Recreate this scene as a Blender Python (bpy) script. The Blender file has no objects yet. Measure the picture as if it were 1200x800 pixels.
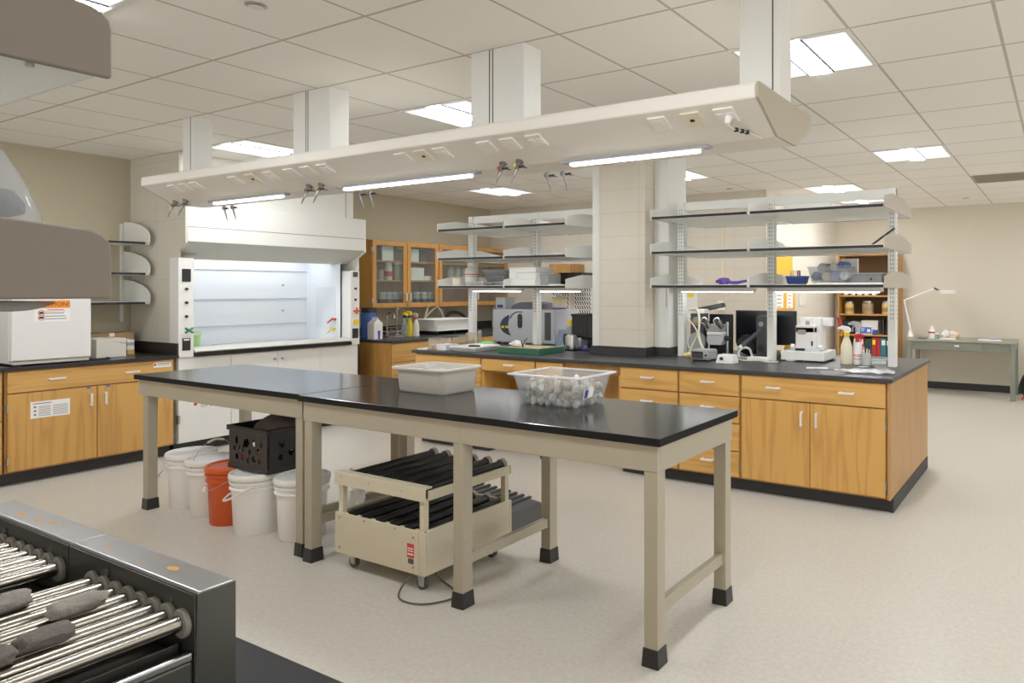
import bpy, bmesh, math, random
from mathutils import Vector, Matrix, noise
random.seed(7)
COL = bpy.context.scene.collection
# ---------------------------------------------------------------- camera model (1200x800 frame)
CXP, FP, HZ, EYE = 782.0, 821.5, 339.0, 1.51
YAW = math.atan((1245.5 - CXP) / FP)
FW = (-math.sin(YAW), math.cos(YAW)); RT = (math.cos(YAW), math.sin(YAW))
CEIL = 2.77
def _ray(x, y):
    u = x - CXP
    return (FW[0]*FP + RT[0]*u, FW[1]*FP + RT[1]*u, HZ - y)
def Zp(x, y, z):                      # point of the plane at height z
    d = _ray(x, y); t = (z - EYE) / d[2]; return Vector((d[0]*t, d[1]*t, z))
def Xp(x, y, X):
    d = _ray(x, y); t = X / d[0]; return Vector((X, d[1]*t, EYE + d[2]*t))
def Yp(x, y, Y):
    d = _ray(x, y); t = Y / d[1]; return Vector((d[0]*t, Y, EYE + d[2]*t))

# ---------------------------------------------------------------- materials
def c(r, g, b):
    f = lambda v: (v/255/12.92) if v/255 <= .04045 else ((v/255 + .055)/1.055)**2.4
    return (f(r), f(g), f(b), 1)
MATS = {}
def mat(name, col=(200,200,200), rough=.5, metal=0., emit=None, es=0., spec=.5, var=0., vscale=30., bump=0., bscale=200., trans=0., coat=0., stretch=None):
    if name in MATS: return MATS[name]
    m = bpy.data.materials.new(name); m.use_nodes = True
    n, l = m.node_tree.nodes, m.node_tree.links
    b = n['Principled BSDF']
    b.inputs['Base Color'].default_value = c(*col)
    b.inputs['Roughness'].default_value = rough; b.inputs['Metallic'].default_value = metal
    b.inputs['Specular IOR Level'].default_value = spec
    if coat: b.inputs['Coat Weight'].default_value = coat
    if trans: b.inputs['Transmission Weight'].default_value = trans
    if emit: b.inputs['Emission Color'].default_value = c(*emit); b.inputs['Emission Strength'].default_value = es
    tc = n.new('ShaderNodeTexCoord')
    src = tc.outputs['Object']
    if stretch:
        mp = n.new('ShaderNodeMapping'); mp.inputs['Scale'].default_value = stretch
        l.new(src, mp.inputs[0]); src = mp.outputs[0]
    nz = n.new('ShaderNodeTexNoise'); nz.inputs['Scale'].default_value = vscale; nz.inputs['Detail'].default_value = 5
    l.new(src, nz.inputs['Vector'])
    hv = n.new('ShaderNodeMix'); hv.data_type = 'RGBA'
    k = max(var, .012)
    a = c(*col)
    hv.inputs[6].default_value = tuple(max(0, v*(1-k)) for v in a[:3]) + (1,)
    hv.inputs[7].default_value = tuple(min(1, v*(1+k)) for v in a[:3]) + (1,)
    l.new(nz.outputs['Fac'], hv.inputs[0]); l.new(hv.outputs[2], b.inputs['Base Color'])
    if bump:
        nb = n.new('ShaderNodeTexNoise'); nb.inputs['Scale'].default_value = bscale; nb.inputs['Detail'].default_value = 3
        l.new(src, nb.inputs['Vector'])
        bp = n.new('ShaderNodeBump'); bp.inputs['Strength'].default_value = bump; bp.inputs['Distance'].default_value = .01
        l.new(nb.outputs['Fac'], bp.inputs['Height']); l.new(bp.outputs[0], b.inputs['Normal'])
    MATS[name] = m; return m

def wood(name, light, dark, horiz=False, rough=.42):
    m = bpy.data.materials.new(name); m.use_nodes = True
    n, l = m.node_tree.nodes, m.node_tree.links; b = n['Principled BSDF']
    tc = n.new('ShaderNodeTexCoord')
    def mapped(s):
        mp = n.new('ShaderNodeMapping'); mp.inputs['Scale'].default_value = s
        l.new(tc.outputs['Object'], mp.inputs[0]); return mp.outputs[0]
    # object random offset so that every front has its own figure
    oi = n.new('ShaderNodeObjectInfo')
    off = n.new('ShaderNodeVectorMath'); off.operation = 'MULTIPLY_ADD'
    def shifted(s):
        v = n.new('ShaderNodeVectorMath'); v.operation = 'ADD'
        k = n.new('ShaderNodeVectorMath'); k.operation = 'SCALE'; k.inputs['Scale'].default_value = 37.0
        cmb = n.new('ShaderNodeCombineXYZ')
        for i in range(3): l.new(oi.outputs['Random'], cmb.inputs[i])
        l.new(cmb.outputs[0], k.inputs[0]); l.new(mapped(s), v.inputs[0]); l.new(k.outputs[0], v.inputs[1]); return v.outputs[0]
    n.remove(off)
    big = n.new('ShaderNodeTexNoise'); big.inputs['Scale'].default_value = 1; big.inputs['Detail'].default_value = 1.5; big.inputs['Roughness'].default_value = .4
    l.new(shifted((1.1,1.1,13) if horiz else (12,12,.9)), big.inputs['Vector'])
    mul = n.new('ShaderNodeMath'); mul.operation = 'MULTIPLY'; mul.inputs[1].default_value = 7
    l.new(big.outputs['Fac'], mul.inputs[0])
    fr = n.new('ShaderNodeMath'); fr.operation = 'PINGPONG'; fr.inputs[1].default_value = 1
    l.new(mul.outputs[0], fr.inputs[0])
    fine = n.new('ShaderNodeTexNoise'); fine.inputs['Scale'].default_value = 1; fine.inputs['Detail'].default_value = 4
    l.new(shifted((5,5,160) if horiz else (150,150,5)), fine.inputs['Vector'])
    r = n.new('ShaderNodeValToRGB'); r.color_ramp.elements[0].color = c(*dark); r.color_ramp.elements[1].color = c(*light)
    r.color_ramp.elements[0].position = -.0; r.color_ramp.elements[1].position = .55
    ad = n.new('ShaderNodeMath'); ad.operation = 'MULTIPLY_ADD'; ad.inputs[1].default_value = .55; 
    l.new(fr.outputs[0], ad.inputs[0])
    fm = n.new('ShaderNodeMath'); fm.operation = 'MULTIPLY'; fm.inputs[1].default_value = .5
    l.new(fine.outputs['Fac'], fm.inputs[0]); l.new(fm.outputs[0], ad.inputs[2]); l.new(ad.outputs[0], r.inputs[0])
    l.new(r.outputs[0], b.inputs['Base Color']); b.inputs['Roughness'].default_value = rough
    MATS[name] = m; return m

def glassy(name, col, alpha, rough=.05, milky=0.):
    """thin clear or milky plastic / glass: transparent mixed with a glossy or translucent coat"""
    m = bpy.data.materials.new(name); m.use_nodes = True
    n, l = m.node_tree.nodes, m.node_tree.links; n.remove(n['Principled BSDF'])
    t = n.new('ShaderNodeBsdfTransparent'); t.inputs[0].default_value = c(*col)
    p = n.new('ShaderNodeBsdfPrincipled'); p.inputs['Base Color'].default_value = c(*col); p.inputs['Roughness'].default_value = rough
    if milky: p.inputs['Transmission Weight'].default_value = 0
    tc = n.new('ShaderNodeTexCoord'); nz = n.new('ShaderNodeTexNoise'); nz.inputs['Scale'].default_value = 12
    l.new(tc.outputs['Object'], nz.inputs['Vector'])
    mr = n.new('ShaderNodeMapRange'); mr.inputs[3].default_value = alpha*.85; mr.inputs[4].default_value = min(1, alpha*1.15)
    l.new(nz.outputs['Fac'], mr.inputs[0])
    x = n.new('ShaderNodeMixShader'); l.new(mr.outputs[0], x.inputs[0]); l.new(t.outputs[0], x.inputs[1]); l.new(p.outputs[0], x.inputs[2])
    l.new(x.outputs[0], n['Material Output'].inputs[0]); MATS[name] = m; return m

def grid_mat(name, base, line, x0, dx, y0, dy, w, rough, var, vscale, bump=0., spec=.3, axes=('X','Y')):
    """tiled surface: joint lines on a world grid plus fine speckle"""
    m = bpy.data.materials.new(name); m.use_nodes = True
    n, l = m.node_tree.nodes, m.node_tree.links; b = n['Principled BSDF']
    b.inputs['Roughness'].default_value = rough; b.inputs['Specular IOR Level'].default_value = spec
    tc = n.new('ShaderNodeTexCoord'); sp = n.new('ShaderNodeSeparateXYZ'); l.new(tc.outputs['Object'], sp.inputs[0])
    def axis(o, a0, d):
        s = n.new('ShaderNodeMath'); s.operation = 'SUBTRACT'; l.new(sp.outputs[o], s.inputs[0]); s.inputs[1].default_value = a0 - d/2
        q = n.new('ShaderNodeMath'); q.operation = 'DIVIDE'; l.new(s.outputs[0], q.inputs[0]); q.inputs[1].default_value = d
        f = n.new('ShaderNodeMath'); f.operation = 'FRACT'; l.new(q.outputs[0], f.inputs[0])
        h = n.new('ShaderNodeMath'); h.operation = 'SUBTRACT'; l.new(f.outputs[0], h.inputs[0]); h.inputs[1].default_value = .5
        a = n.new('ShaderNodeMath'); a.operation = 'ABSOLUTE'; l.new(h.outputs[0], a.inputs[0])
        k = n.new('ShaderNodeMath'); k.operation = 'LESS_THAN'; l.new(a.outputs[0], k.inputs[0]); k.inputs[1].default_value = w/d
        return k.outputs[0]
    mx = n.new('ShaderNodeMath'); mx.operation = 'MAXIMUM'
    l.new(axis(axes[0], x0, dx), mx.inputs[0]); l.new(axis(axes[1], y0, dy), mx.inputs[1])
    nz = n.new('ShaderNodeTexNoise'); nz.inputs['Scale'].default_value = vscale; nz.inputs['Detail'].default_value = 6; nz.inputs['Roughness'].default_value = .75
    l.new(tc.outputs['Object'], nz.inputs['Vector'])
    nr = n.new('ShaderNodeValToRGB'); a = c(*base)
    nr.color_ramp.elements[0].position = .3; nr.color_ramp.elements[1].position = .7
    nr.color_ramp.elements[0].color = tuple(v*(1-var) for v in a[:3]) + (1,)
    nr.color_ramp.elements[1].color = tuple(min(1, v*(1+var)) for v in a[:3]) + (1,)
    l.new(nz.outputs['Fac'], nr.inputs[0])
    x = n.new('ShaderNodeMix'); x.data_type = 'RGBA'; l.new(mx.outputs[0], x.inputs[0]); l.new(nr.outputs[0], x.inputs[6]); x.inputs[7].default_value = c(*line)
    l.new(x.outputs[2], b.inputs['Base Color'])
    if bump:
        bp = n.new('ShaderNodeBump'); bp.inputs['Strength'].default_value = bump; bp.inputs['Distance'].default_value = .004
        l.new(nz.outputs['Fac'], bp.inputs['Height']); l.new(bp.outputs[0], b.inputs['Normal'])
    MATS[name] = m; return m

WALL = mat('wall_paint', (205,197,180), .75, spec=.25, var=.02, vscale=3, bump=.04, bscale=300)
WALL_SHADE = mat('wall_paint_left_shade', (178,168,144), .75, spec=.25, var=.02, vscale=3, bump=.04, bscale=300)  # olive paint with the left wall's shade mixed into the colour
WALLB = grid_mat('block_wall_paint', (210,202,186), (190,180,160), 0, .41, .1, .21, .0022, .7, .02, 6, .1, axes=('X','Z'))
CEILM = grid_mat('ceiling_tile', (240,237,230), (190,184,172), -.268, .634, 2.132, .622, .008, .95, .05, 160, .35, spec=.05)
FLOORM = grid_mat('vinyl_tile', (194,189,178), (186,181,168), .1, .305, .05, .305, .0009, .32, .13, 42, .02, spec=.35)
WV = wood('oak_vertical', (204,154,80), (172,120,54))
WH = wood('oak_horizontal', (206,157,84), (176,124,58), True)
WD = wood('oak_carcass', (172,124,62), (140,96,46))
WP = wood('oak_end_panel', (174,130,74), (146,104,54))
WC = wood('oak_wall_unit', (190,136,66), (164,112,50))
BLACK = mat('black_resin', (22,22,25), .3, var=.25, vscale=5, spec=.5)
BLACKT = mat('black_table_resin', (15,15,17), .15, var=.4, vscale=7, spec=.5, bump=.012, bscale=25)
KICK = mat('black_cove_base', (38,37,38), .55)
SLATE = mat('slate_top', (46,47,51), .36, var=.12, vscale=9, spec=.5)
STEEL = mat('brushed_steel', (178,178,176), .28, 1., var=.06, vscale=40)
STEELD = mat('worn_stainless', (150,150,150), .3, 1., var=.3, vscale=9, bump=.05, bscale=30)
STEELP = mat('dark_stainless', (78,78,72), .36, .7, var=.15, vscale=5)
CHROME = mat('chrome', (220,220,220), .12, 1.)
ROLL = mat('polished_roller', (142,136,125), .24, 1., var=.1, vscale=12)
NOZ = mat('nozzle_metal', (146,144,140), .3, .85)
HANDLE = mat('satin_handle', (226,226,224), .35, .25)
CREAM = mat('cream_enamel', (164,156,136), .45, var=.02)
CREAMD = mat('cream_enamel_cart', (202,194,168), .45, var=.03)
WHITE = mat('white_enamel', (226,225,220), .42, spec=.4)
CARR = mat('carrier_enamel', (224,220,210), .45, spec=.4)
HOODW = mat('hood_enamel', (222,220,212), .42)
HOODI = mat('hood_liner', (232,236,240), .4)
HOODSIDE = grid_mat('hood_side_panel', (205,200,186), (182,176,160), 0, 40, .5, .55, .002, .55, .015, 5, .0, axes=('X','Z'))
LINEN = mat('white_plastic', (232,231,226), .38)
BUCKET = mat('bucket_plastic', (240,239,236), .36)
ORANGE = mat('orange_plastic', (205,78,22), .4)
BLKP = mat('black_plastic', (26,27,29), .42, spec=.5)
BLKM = mat('matte_black', (22,22,23), .7)
DKGREY = mat('dark_grey_plastic', (62,63,64), .5)
GREY = mat('grey_plastic', (150,152,154), .45)
LGREY = mat('light_grey_enamel', (178,181,184), .42)
TAUPE = mat('taupe_enamel', (120,111,100), .6, var=.01, spec=.25)
TAUPE_LIT = mat('taupe_lit_enamel', (176,167,152), .5, var=.01)  # same taupe enamel, with the stronger light on the end brackets in its colour
SHELFW = mat('shelf_white', (222,222,216), .45)
PAPER = mat('paper', (236,235,230), .8)
CARD = mat('cardboard', (172,140,98), .8, var=.06)
BLUE = mat('blue_plastic', (44,76,150), .4)
NAVY = mat('navy_plastic', (32,50,104), .4)
YELLOW = mat('yellow_plastic', (238,206,30), .4)
RED = mat('red_plastic', (190,38,40), .4)
GREEN = mat('green_plastic', (38,92,66), .42)
LIME = mat('lime_plastic', (168,214,140), .4)
EMER = mat('emerald_plastic', (20,110,70), .4)
PURPLE = mat('purple_rubber', (96,64,168), .5)
TEAL = mat('teal_binder', (28,110,128), .5)
MAROON = mat('red_binder', (168,40,44), .5)
PERI = mat('periwinkle_binder', (120,132,206), .5)
DGREEN = mat('dark_green_binder', (24,58,48), .5)
MANILA = mat('orange_folder', (232,172,48), .6)
TAN = mat('tan_sand', (206,182,148), .9, var=.15, vscale=60, bump=.3)
WATER = mat('silty_water', (178,176,168), .12)
STONE = mat('pale_stone', (202,194,180), .85, var=.3, vscale=9, bump=.5, bscale=60)
STONE2 = mat('tan_stone', (186,170,146), .85, var=.3, vscale=9, bump=.5, bscale=60)
STONE3 = mat('white_stone', (214,208,196), .85, var=.15, vscale=9, bump=.5, bscale=60)
DROCK = mat('dark_rock', (92,84,78), .8, var=.35, vscale=25, bump=.5, bscale=90)
GROCK = mat('grey_rock', (128,122,114), .8, var=.35, vscale=30, bump=.6, bscale=110)
BROCK = mat('brown_boulder', (98,82,78), .8, var=.25, vscale=18, bump=.4, bscale=70)
BUSH = mat('grey_bushing', (122,118,108), .55)
DESKM = mat('desk_green_grey', (118,122,110), .5)
GLASS = glassy('clear_glass', (240,244,242), .05, .03)
CLEARP = glassy('clear_plastic', (240,242,244), .15, .12)
BAGP = glassy('bag_plastic', (238,240,242), .34, .12)
MILKY = glassy('milky_plastic', (226,227,226), .62, .3)
JAR = glassy('jar_plastic', (200,198,190), .55, .2)
LENS = mat('lamp_lens', (250,250,255), .5, emit=(250,252,255), es=56)
LENSS = mat('lamp_side', (235,238,245), .5, emit=(246,248,255), es=.55)
TUBE = mat('tube_light', (255,255,255), .5, emit=(250,252,255), es=5)
HLIGHT = mat('hood_lamp', (255,255,255), .5, emit=(240,246,255), es=2.2)
FINL = mat('lamp_divider', (90,92,100), .5)
INK = mat('ink', (40,40,44), .8)
INKG = mat('faded_ink', (120,120,124), .8)
INKR = mat('red_ink', (200,40,44), .8)
ORNG = mat('orange_sign', (240,140,28), .7)
CORD = mat('beige_cord', (214,208,184), .5)
CORDK = mat('dark_cord', (84,82,76), .5)
HOSE = mat('cream_hose', (232,228,210), .45)
SLOT = mat('slot_strip', (168,168,160), .5)
AMBER = mat('amber_fill', (202,166,92), .6, var=.15)

# ---------------------------------------------------------------- mesh helpers
class M:
    def __init__(s): s.b = bmesh.new()
    def box(s, x0, x1, y0, y1, z0, z1):
        v = [s.b.verts.new(p) for p in ((x0,y0,z0),(x1,y0,z0),(x1,y1,z0),(x0,y1,z0),(x0,y0,z1),(x1,y0,z1),(x1,y1,z1),(x0,y1,z1))]
        for f in ((3,2,1,0),(4,5,6,7),(0,1,5,4),(1,2,6,5),(2,3,7,6),(3,0,4,7)): s.b.faces.new([v[i] for i in f])
        return s
    def hexa(s, lo, hi):                # two quads (bottom, top) of four points, counter-clockwise
        v = [s.b.verts.new(p) for p in list(lo) + list(hi)]
        for f in ((3,2,1,0),(4,5,6,7),(0,1,5,4),(1,2,6,5),(2,3,7,6),(3,0,4,7)): s.b.faces.new([v[i] for i in f])
        return s
    def prism(s, poly, axis, a, b):     # poly of 2d points, extruded along axis from a to b
        def pt(p, t): return {'x':(t,p[0],p[1]), 'y':(p[0],t,p[1]), 'z':(p[0],p[1],t)}[axis]
        A = [s.b.verts.new(pt(p,a)) for p in poly]; B = [s.b.verts.new(pt(p,b)) for p in poly]
        n = len(poly)
        fs = [s.b.faces.new(A), s.b.faces.new(B[::-1])]
        for i in range(n): fs.append(s.b.faces.new((A[i],B[i],B[(i+1)%n],A[(i+1)%n])))
        bmesh.ops.recalc_face_normals(s.b, faces=fs); return s
    def cyl(s, p, q, r, r2=None, n=16, caps=True):
        p, q = Vector(p), Vector(q); r2 = r if r2 is None else r2
        d = (q-p).normalized(); u = d.orthogonal().normalized(); w = d.cross(u)
        A, B = [], []
        for i in range(n):
            t = 2*math.pi*i/n; e = u*math.cos(t) + w*math.sin(t)
            A.append(s.b.verts.new(p+e*r)); B.append(s.b.verts.new(q+e*r2))
        for i in range(n): s.b.faces.new((A[i],A[(i+1)%n],B[(i+1)%n],B[i]))
        if caps: s.b.faces.new(A[::-1]); s.b.faces.new(B)
        return s
    def lathe(s, prof, at=(0,0,0), n=28, sx=1, sy=1):
        rings = []
        for r, z in prof:
            if r < 1e-6: rings.append([s.b.verts.new((at[0],at[1],at[2]+z))])
            else: rings.append([s.b.verts.new((at[0]+sx*r*math.cos(2*math.pi*i/n), at[1]+sy*r*math.sin(2*math.pi*i/n), at[2]+z)) for i in range(n)])
        for A, B in zip(rings, rings[1:]):
            for i in range(n):
                j = (i+1) % n
                if len(A) == 1 and len(B) == 1: continue
                if len(A) == 1: s.b.faces.new((A[0],B[j],B[i]))
                elif len(B) == 1: s.b.faces.new((A[i],A[j],B[0]))
                else: s.b.faces.new((A[i],A[j],B[j],B[i]))
        return s
    def tube(s, pts, r, n=8, smooth=4):
        P = [Vector(p) for p in pts]
        if smooth and len(P) > 2:
            Q = []
            for i in range(len(P)-1):
                p0 = P[max(i-1,0)]; p1 = P[i]; p2 = P[i+1]; p3 = P[min(i+2,len(P)-1)]
                for k in range(smooth):
                    t = k/smooth
                    Q.append(.5*((2*p1)+(p2-p0)*t+(2*p0-5*p1+4*p2-p3)*t*t+(3*p1-p0-3*p2+p3)*t**3))
            P = Q + [P[-1]]
        prev = None; u = None
        for i, p in enumerate(P):
            d = (P[min(i+1,len(P)-1)] - P[max(i-1,0)]).normalized()
            if u is None: u = d.orthogonal().normalized()
            else:
                u = (u - d*u.dot(d)); u = u.normalized() if u.length > 1e-6 else d.orthogonal().normalized()
            w = d.cross(u)
            R = [s.b.verts.new(p + (u*math.cos(2*math.pi*k/n) + w*math.sin(2*math.pi*k/n))*r) for k in range(n)]
            if prev:
                for k in range(n): s.b.faces.new((prev[k],prev[(k+1)%n],R[(k+1)%n],R[k]))
            else: s.b.faces.new(R[::-1])
            prev = R
        s.b.faces.new(prev); return s
    def blob(s, at, rx, ry, rz, sub=3, amp=.25, fr=1.6, seed=0, flat=None, blunt=1.):
        r = bmesh.ops.create_icosphere(s.b, subdivisions=sub, radius=1)
        for v in r['verts']:
            k = 1 + amp*noise.noise(v.co*fr + Vector((seed*3.7, seed*1.3, seed*5.1))) + amp*.4*noise.noise(v.co*fr*2.7 + Vector((seed, 0, 0)))
            q = v.co.copy()
            if blunt != 1.: q.y = math.copysign(abs(q.y)**blunt, q.y)
            p = q*k
            v.co = Vector((at[0]+p.x*rx, at[1]+p.y*ry, at[2]+p.z*rz))
            if flat is not None and v.co.z < flat: v.co.z = flat
        return s
    def frustum_tub(s, x0, x1, y0, y1, z0, z1, inset, th=.004, lip=.012, rad=.03, floor=True, n=5):
        """open tapered tub with rolled lip; rim rectangle x0..x1,y0..y1 at z1"""
        def ring(x0,x1,y0,y1,r,z):
            out = []
            for (cx,cy,a0) in ((x1-r,y0+r,-90),(x1-r,y1-r,0),(x0+r,y1-r,90),(x0+r,y0+r,180)):
                for k in range(n+1):
                    a = math.radians(a0 + 90*k/n); out.append(s.b.verts.new((cx+r*math.cos(a), cy+r*math.sin(a), z)))
            return out
        I = inset
        seq = [(I+.012,z0,.6), (I,z0+.012,.8), (lip,z1-.014,1), (lip*.9,z1-.013,1), (0,z1-.012,1), (0,z1-.002,1), (.003,z1,1), (lip,z1,1), (lip+th,z1-.006,1), (I+th,z0+.012+th,.8), (I+.012+th,z0+th,.6)]
        R = [ring(x0+d,x1-d,y0+d,y1-d,max(.004,rad*k),z) for d,z,k in seq]
        for A,B in zip(R,R[1:]):
            m = len(A)
            for i in range(m): s.b.faces.new((A[i],A[(i+1)%m],B[(i+1)%m],B[i]))
        s.b.faces.new(R[0][::-1]); s.b.faces.new(R[-1]); return s
    def o(s, name, m, parent=None, bevel=0., smooth=False, world=True, seg=2, loc=None):
        me = bpy.data.meshes.new(name); bmesh.ops.recalc_face_normals(s.b, faces=s.b.faces[:])
        off = Vector((0,0,0))
        if world:
            p = parent
            while p is not None: off += p.location; p = p.parent
        if loc is not None: off = Vector(loc)
        if off.length and (world or loc is not None):
            for v in s.b.verts: v.co -= off
        s.b.to_mesh(me); s.b.free()
        ob = bpy.data.objects.new(name, me); COL.objects.link(ob)
        me.materials.append(m)
        if parent is not None: ob.parent = parent
        if loc is not None: ob.location = loc
        if smooth:
            for f in me.polygons: f.use_smooth = True
            try: me.set_sharp_from_angle(angle=math.radians(38))
            except Exception: pass
        if bevel:
            bv = ob.modifiers.new('bevel', 'BEVEL'); bv.width = bevel; bv.segments = seg; bv.limit_method = 'ANGLE'; bv.angle_limit = math.radians(40)
        return ob

def tag(o, label, cat, group=None, kind=None):
    if label: o['label'] = label
    if cat: o['category'] = cat
    if group: o['group'] = group
    if kind: o['kind'] = kind
    return o
def T(name, label, cat, loc=(0,0,0), rz=0., group=None):
    o = bpy.data.objects.new(name, None); COL.objects.link(o); o.empty_display_size = .05
    o.location = loc; o.rotation_euler = (0,0,rz); return tag(o, label, cat, group)
def struct(o): o['kind'] = 'structure'; return o
def dup(root, loc, rz, label=None, group=None, scale=None):
    r = root.copy(); COL.objects.link(r); r.location = loc; r.rotation_euler = (0,0,rz)
    if label: r['label'] = label
    if group: r['group'] = group
    if scale: r.scale = scale
    for ch in list(root.children):
        k = ch.copy(); COL.objects.link(k); k.parent = r
        for g in list(ch.children):
            d = g.copy(); COL.objects.link(d); d.parent = k
    return r
def lettering(txt, size, m, parent, loc, rot, name='lettering'):
    cu = bpy.data.curves.new(name, 'FONT'); cu.body = txt; cu.size = size; cu.align_x = 'CENTER'; cu.align_y = 'CENTER'; cu.extrude = .0004
    cu.materials.append(m)
    tmp = bpy.data.objects.new(name, cu); COL.objects.link(tmp)
    me = bpy.data.meshes.new_from_object(tmp.evaluated_get(bpy.context.evaluated_depsgraph_get())); bpy.data.objects.remove(tmp)
    o = bpy.data.objects.new(name, me); COL.objects.link(o)
    if not me.materials: me.materials.append(m)
    o.parent = parent; o.location = loc; o.rotation_euler = rot; return o
PI = math.pi
# ================================================================ SETTING
XL, YB, XS, YF, YH = -7.9, 8.3, -3.25, 11.35, 3.37
struct(M().box(-8.05,6,-4,11.6,-.06,0).o('floor', FLOORM))
struct(M().box(-8.05,6,-4,11.6,CEIL,CEIL+.06).o('ceiling', CEILM))
struct(M().box(XL-.12,XL,-4,YB,0,CEIL).o('wall_left', WALL_SHADE))
struct(M().box(XL-.12,XS,YB,YB+.12,0,CEIL).o('wall_back', WALLB))
struct(M().box(XS-.12,XS,YB+.12,YF,0,CEIL).o('wall_side', WALLB))
struct(M().box(XS-.12,6,YF,YF+.12,0,CEIL).o('wall_far', WALL))
struct(M().box(XS+.001,6,YF-.012,YF,0,.105).o('baseboard_far', KICK))
struct(M().box(XS,XS+.012,YB,YF-.012,0,.105).o('baseboard_side', KICK))
# concrete block pillar standing in the island, with a white service chase on either side
struct(M().box(-3.71,-3.215,5.30,5.80,0,CEIL).o('pillar', WALLB))
struct(M().box(-3.725,-3.20,5.285,5.80,.915,.995).o('trim_1', KICK))
for i,(a,b,y0) in enumerate(((-3.80,-3.712,5.32),(-3.213,-3.06,5.45))):
    t = T('service_chase', ['narrow white service chase on the sink side of the block pillar','broad white service chase between the block pillar and the shelves of the instruments'][i], 'service chase', (a,y0,.914))
    M().box(a,b,y0,5.78,.99,CEIL).o('cover', SHELFW, t, .004)
    M().box(a-.012,b+.012,y0-.015,5.79,.914,.99).o('base', KICK, t, .003)
    if i: M().box(b-.03,b-.018,y0-.002,y0,1.35,1.62).o('slot_strip', SLOT, t)

# ceiling lights: square recessed troffers with two curved wings and a centre lens
def cell(i, j): return -.268-.634*(i+1), 2.132+.622*j       # lower-left corner of a tile
def make_light(label):
    t = T('ceiling_light', label, 'ceiling light', (0,0,CEIL))
    w, h = .634, .622
    f = M()
    for a in ((0,w,0,.022),(0,w,h-.022,h),(0,.022,.022,h-.022),(w-.022,w,.022,h-.022)): f.box(a[0],a[1],a[2],a[3],-.008,-.0005)
    f.o('frame', WHITE, t, world=False)
    for a, b in ((.022,.24),(.394,w-.022)):
        M().box(a,b,.022,h-.022,-.005,-.001).o('wing', LENSS, t, world=False)
    M().box(.252,.382,.022,h-.022,-.014,-.001).o('lens', LENS, t, .003, world=False)
    for a in (.24,.382): M().box(a,a+.012,.022,h-.022,-.012,-.001).o('divider', FINL, t, world=False)
    return t
LT = [((1,2),'square ceiling light right of the nearest carrier post'), ((1,7),'square ceiling light over the open floor beyond the instruments'),
      ((9,2),'square ceiling light left of the second carrier post from the hood'), ((5,2),'square ceiling light just left of the post with paired slots'),
      ((9,7),'square ceiling light seen below the carrier near the back left corner'), ((5,7),'square ceiling light beside the white chase of the pillar'),
      ((3,10),'far square ceiling light above the top shelf of the instrument rack'), ((3,12),'farthest square ceiling light, seen through the top of the instrument rack'),
      ((5,-2),'square ceiling light at the top edge, behind the grey shelf end'), ((1,-2),'added unseen ceiling light overhead outside the frame'), ((9,-2),'added unseen ceiling light over the near bench outside the frame'),
      ((-3,2),'added unseen ceiling light to the right of the frame'), ((-3,7),'added unseen ceiling light far right outside the frame'), ((-3,-2),'added unseen ceiling light behind the camera outside the frame'), ((-2,12),'added unseen ceiling light over the far desk outside the frame')]  # lights outside the frame are added to brighten the room
L0 = None
for (i,j), lb in LT:
    x, y = cell(i, j)
    if L0 is None: L0 = make_light(lb); L0.location = (x,y,CEIL); L0['group'] = 'ceiling lights'
    else: dup(L0, (x,y,CEIL), 0, lb)
# air grille and sprinkler heads
t = T('air_grille', 'grey slotted air return grille in the ceiling at the right edge', 'air vent', (-.9,8.42,CEIL))
M().box(-.9,.37,8.42,9.02,CEIL-.006,CEIL-.0005).o('frame', mat('grille_grey',(150,142,128),.6), t)
m = M()
for k in range(14): m.box(-.87,.34,8.46+.04*k,8.475+.04*k,CEIL-.012,CEIL-.006)
m.o('louvre', mat('grille_grey',(150,142,128),.6), t)
for p, lb in (((300,6),'small chrome sprinkler plate on the ceiling near the top left'),((855,221),'small sprinkler plate on the ceiling beyond the pillar'),((1132,232),'small sprinkler plate on the ceiling above the far desk')):
    q = Zp(*p, CEIL); t = T('sprinkler_head', lb, 'sprinkler', q)
    M().lathe([(0,-.0005),(.045,-.0005),(.045,-.004),(.03,-.010),(0,-.010)]).o('plate', STEEL, t, world=False, smooth=True)
    M().lathe([(.032,-.0103),(.030,-.0125),(0,-.0125)]).o('cover_disc', SHELFW, t, world=False, smooth=True)

# ================================================================ OVERHEAD SERVICE CARRIER
car = T('service_carrier', 'long white overhead service carrier hung from the ceiling by four posts', 'service carrier', (-3.3,2.79,2.126))
YC = 2.79; x0, x1 = -5.65, -1.0
prof = [(-.315,2.238),(-.315,2.285),(-.305,2.30),(.305,2.30),(.315,2.285),(.315,2.238),(.107,2.126),(-.107,2.126)]
M().prism([(YC+a,z) for a,z in prof], 'x', x0, x1-.012).o('body', CARR, car, .006)
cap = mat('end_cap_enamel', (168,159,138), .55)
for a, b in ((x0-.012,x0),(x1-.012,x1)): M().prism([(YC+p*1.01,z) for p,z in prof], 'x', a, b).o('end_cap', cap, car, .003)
for a, b in ((-1.2,-1.017),(-2.757,-2.39),(-4.32,-3.95),(-5.66,-5.52)):
    p = M().box(a,b,2.75,2.885,2.30,CEIL).o('support_post', SHELFW, car, .004)
    sx = b-.035 if b-a < .25 else a+.13
    for dx in ((0,) if b-a < .25 else (0,.022)):
        M().box(sx+dx,sx+dx+.006,2.7485,2.75,2.301,CEIL-.001).o('slot_strip', mat('slot_dark',(70,70,66),.6), p)
dsl = Vector((0,.208,-.112)).normalized(); nsl = Vector((0,-.112,-.208)).normalized()
def slope(x, f): return Vector((x, YC-.315+.208*f, 2.238-.112*f))
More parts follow.
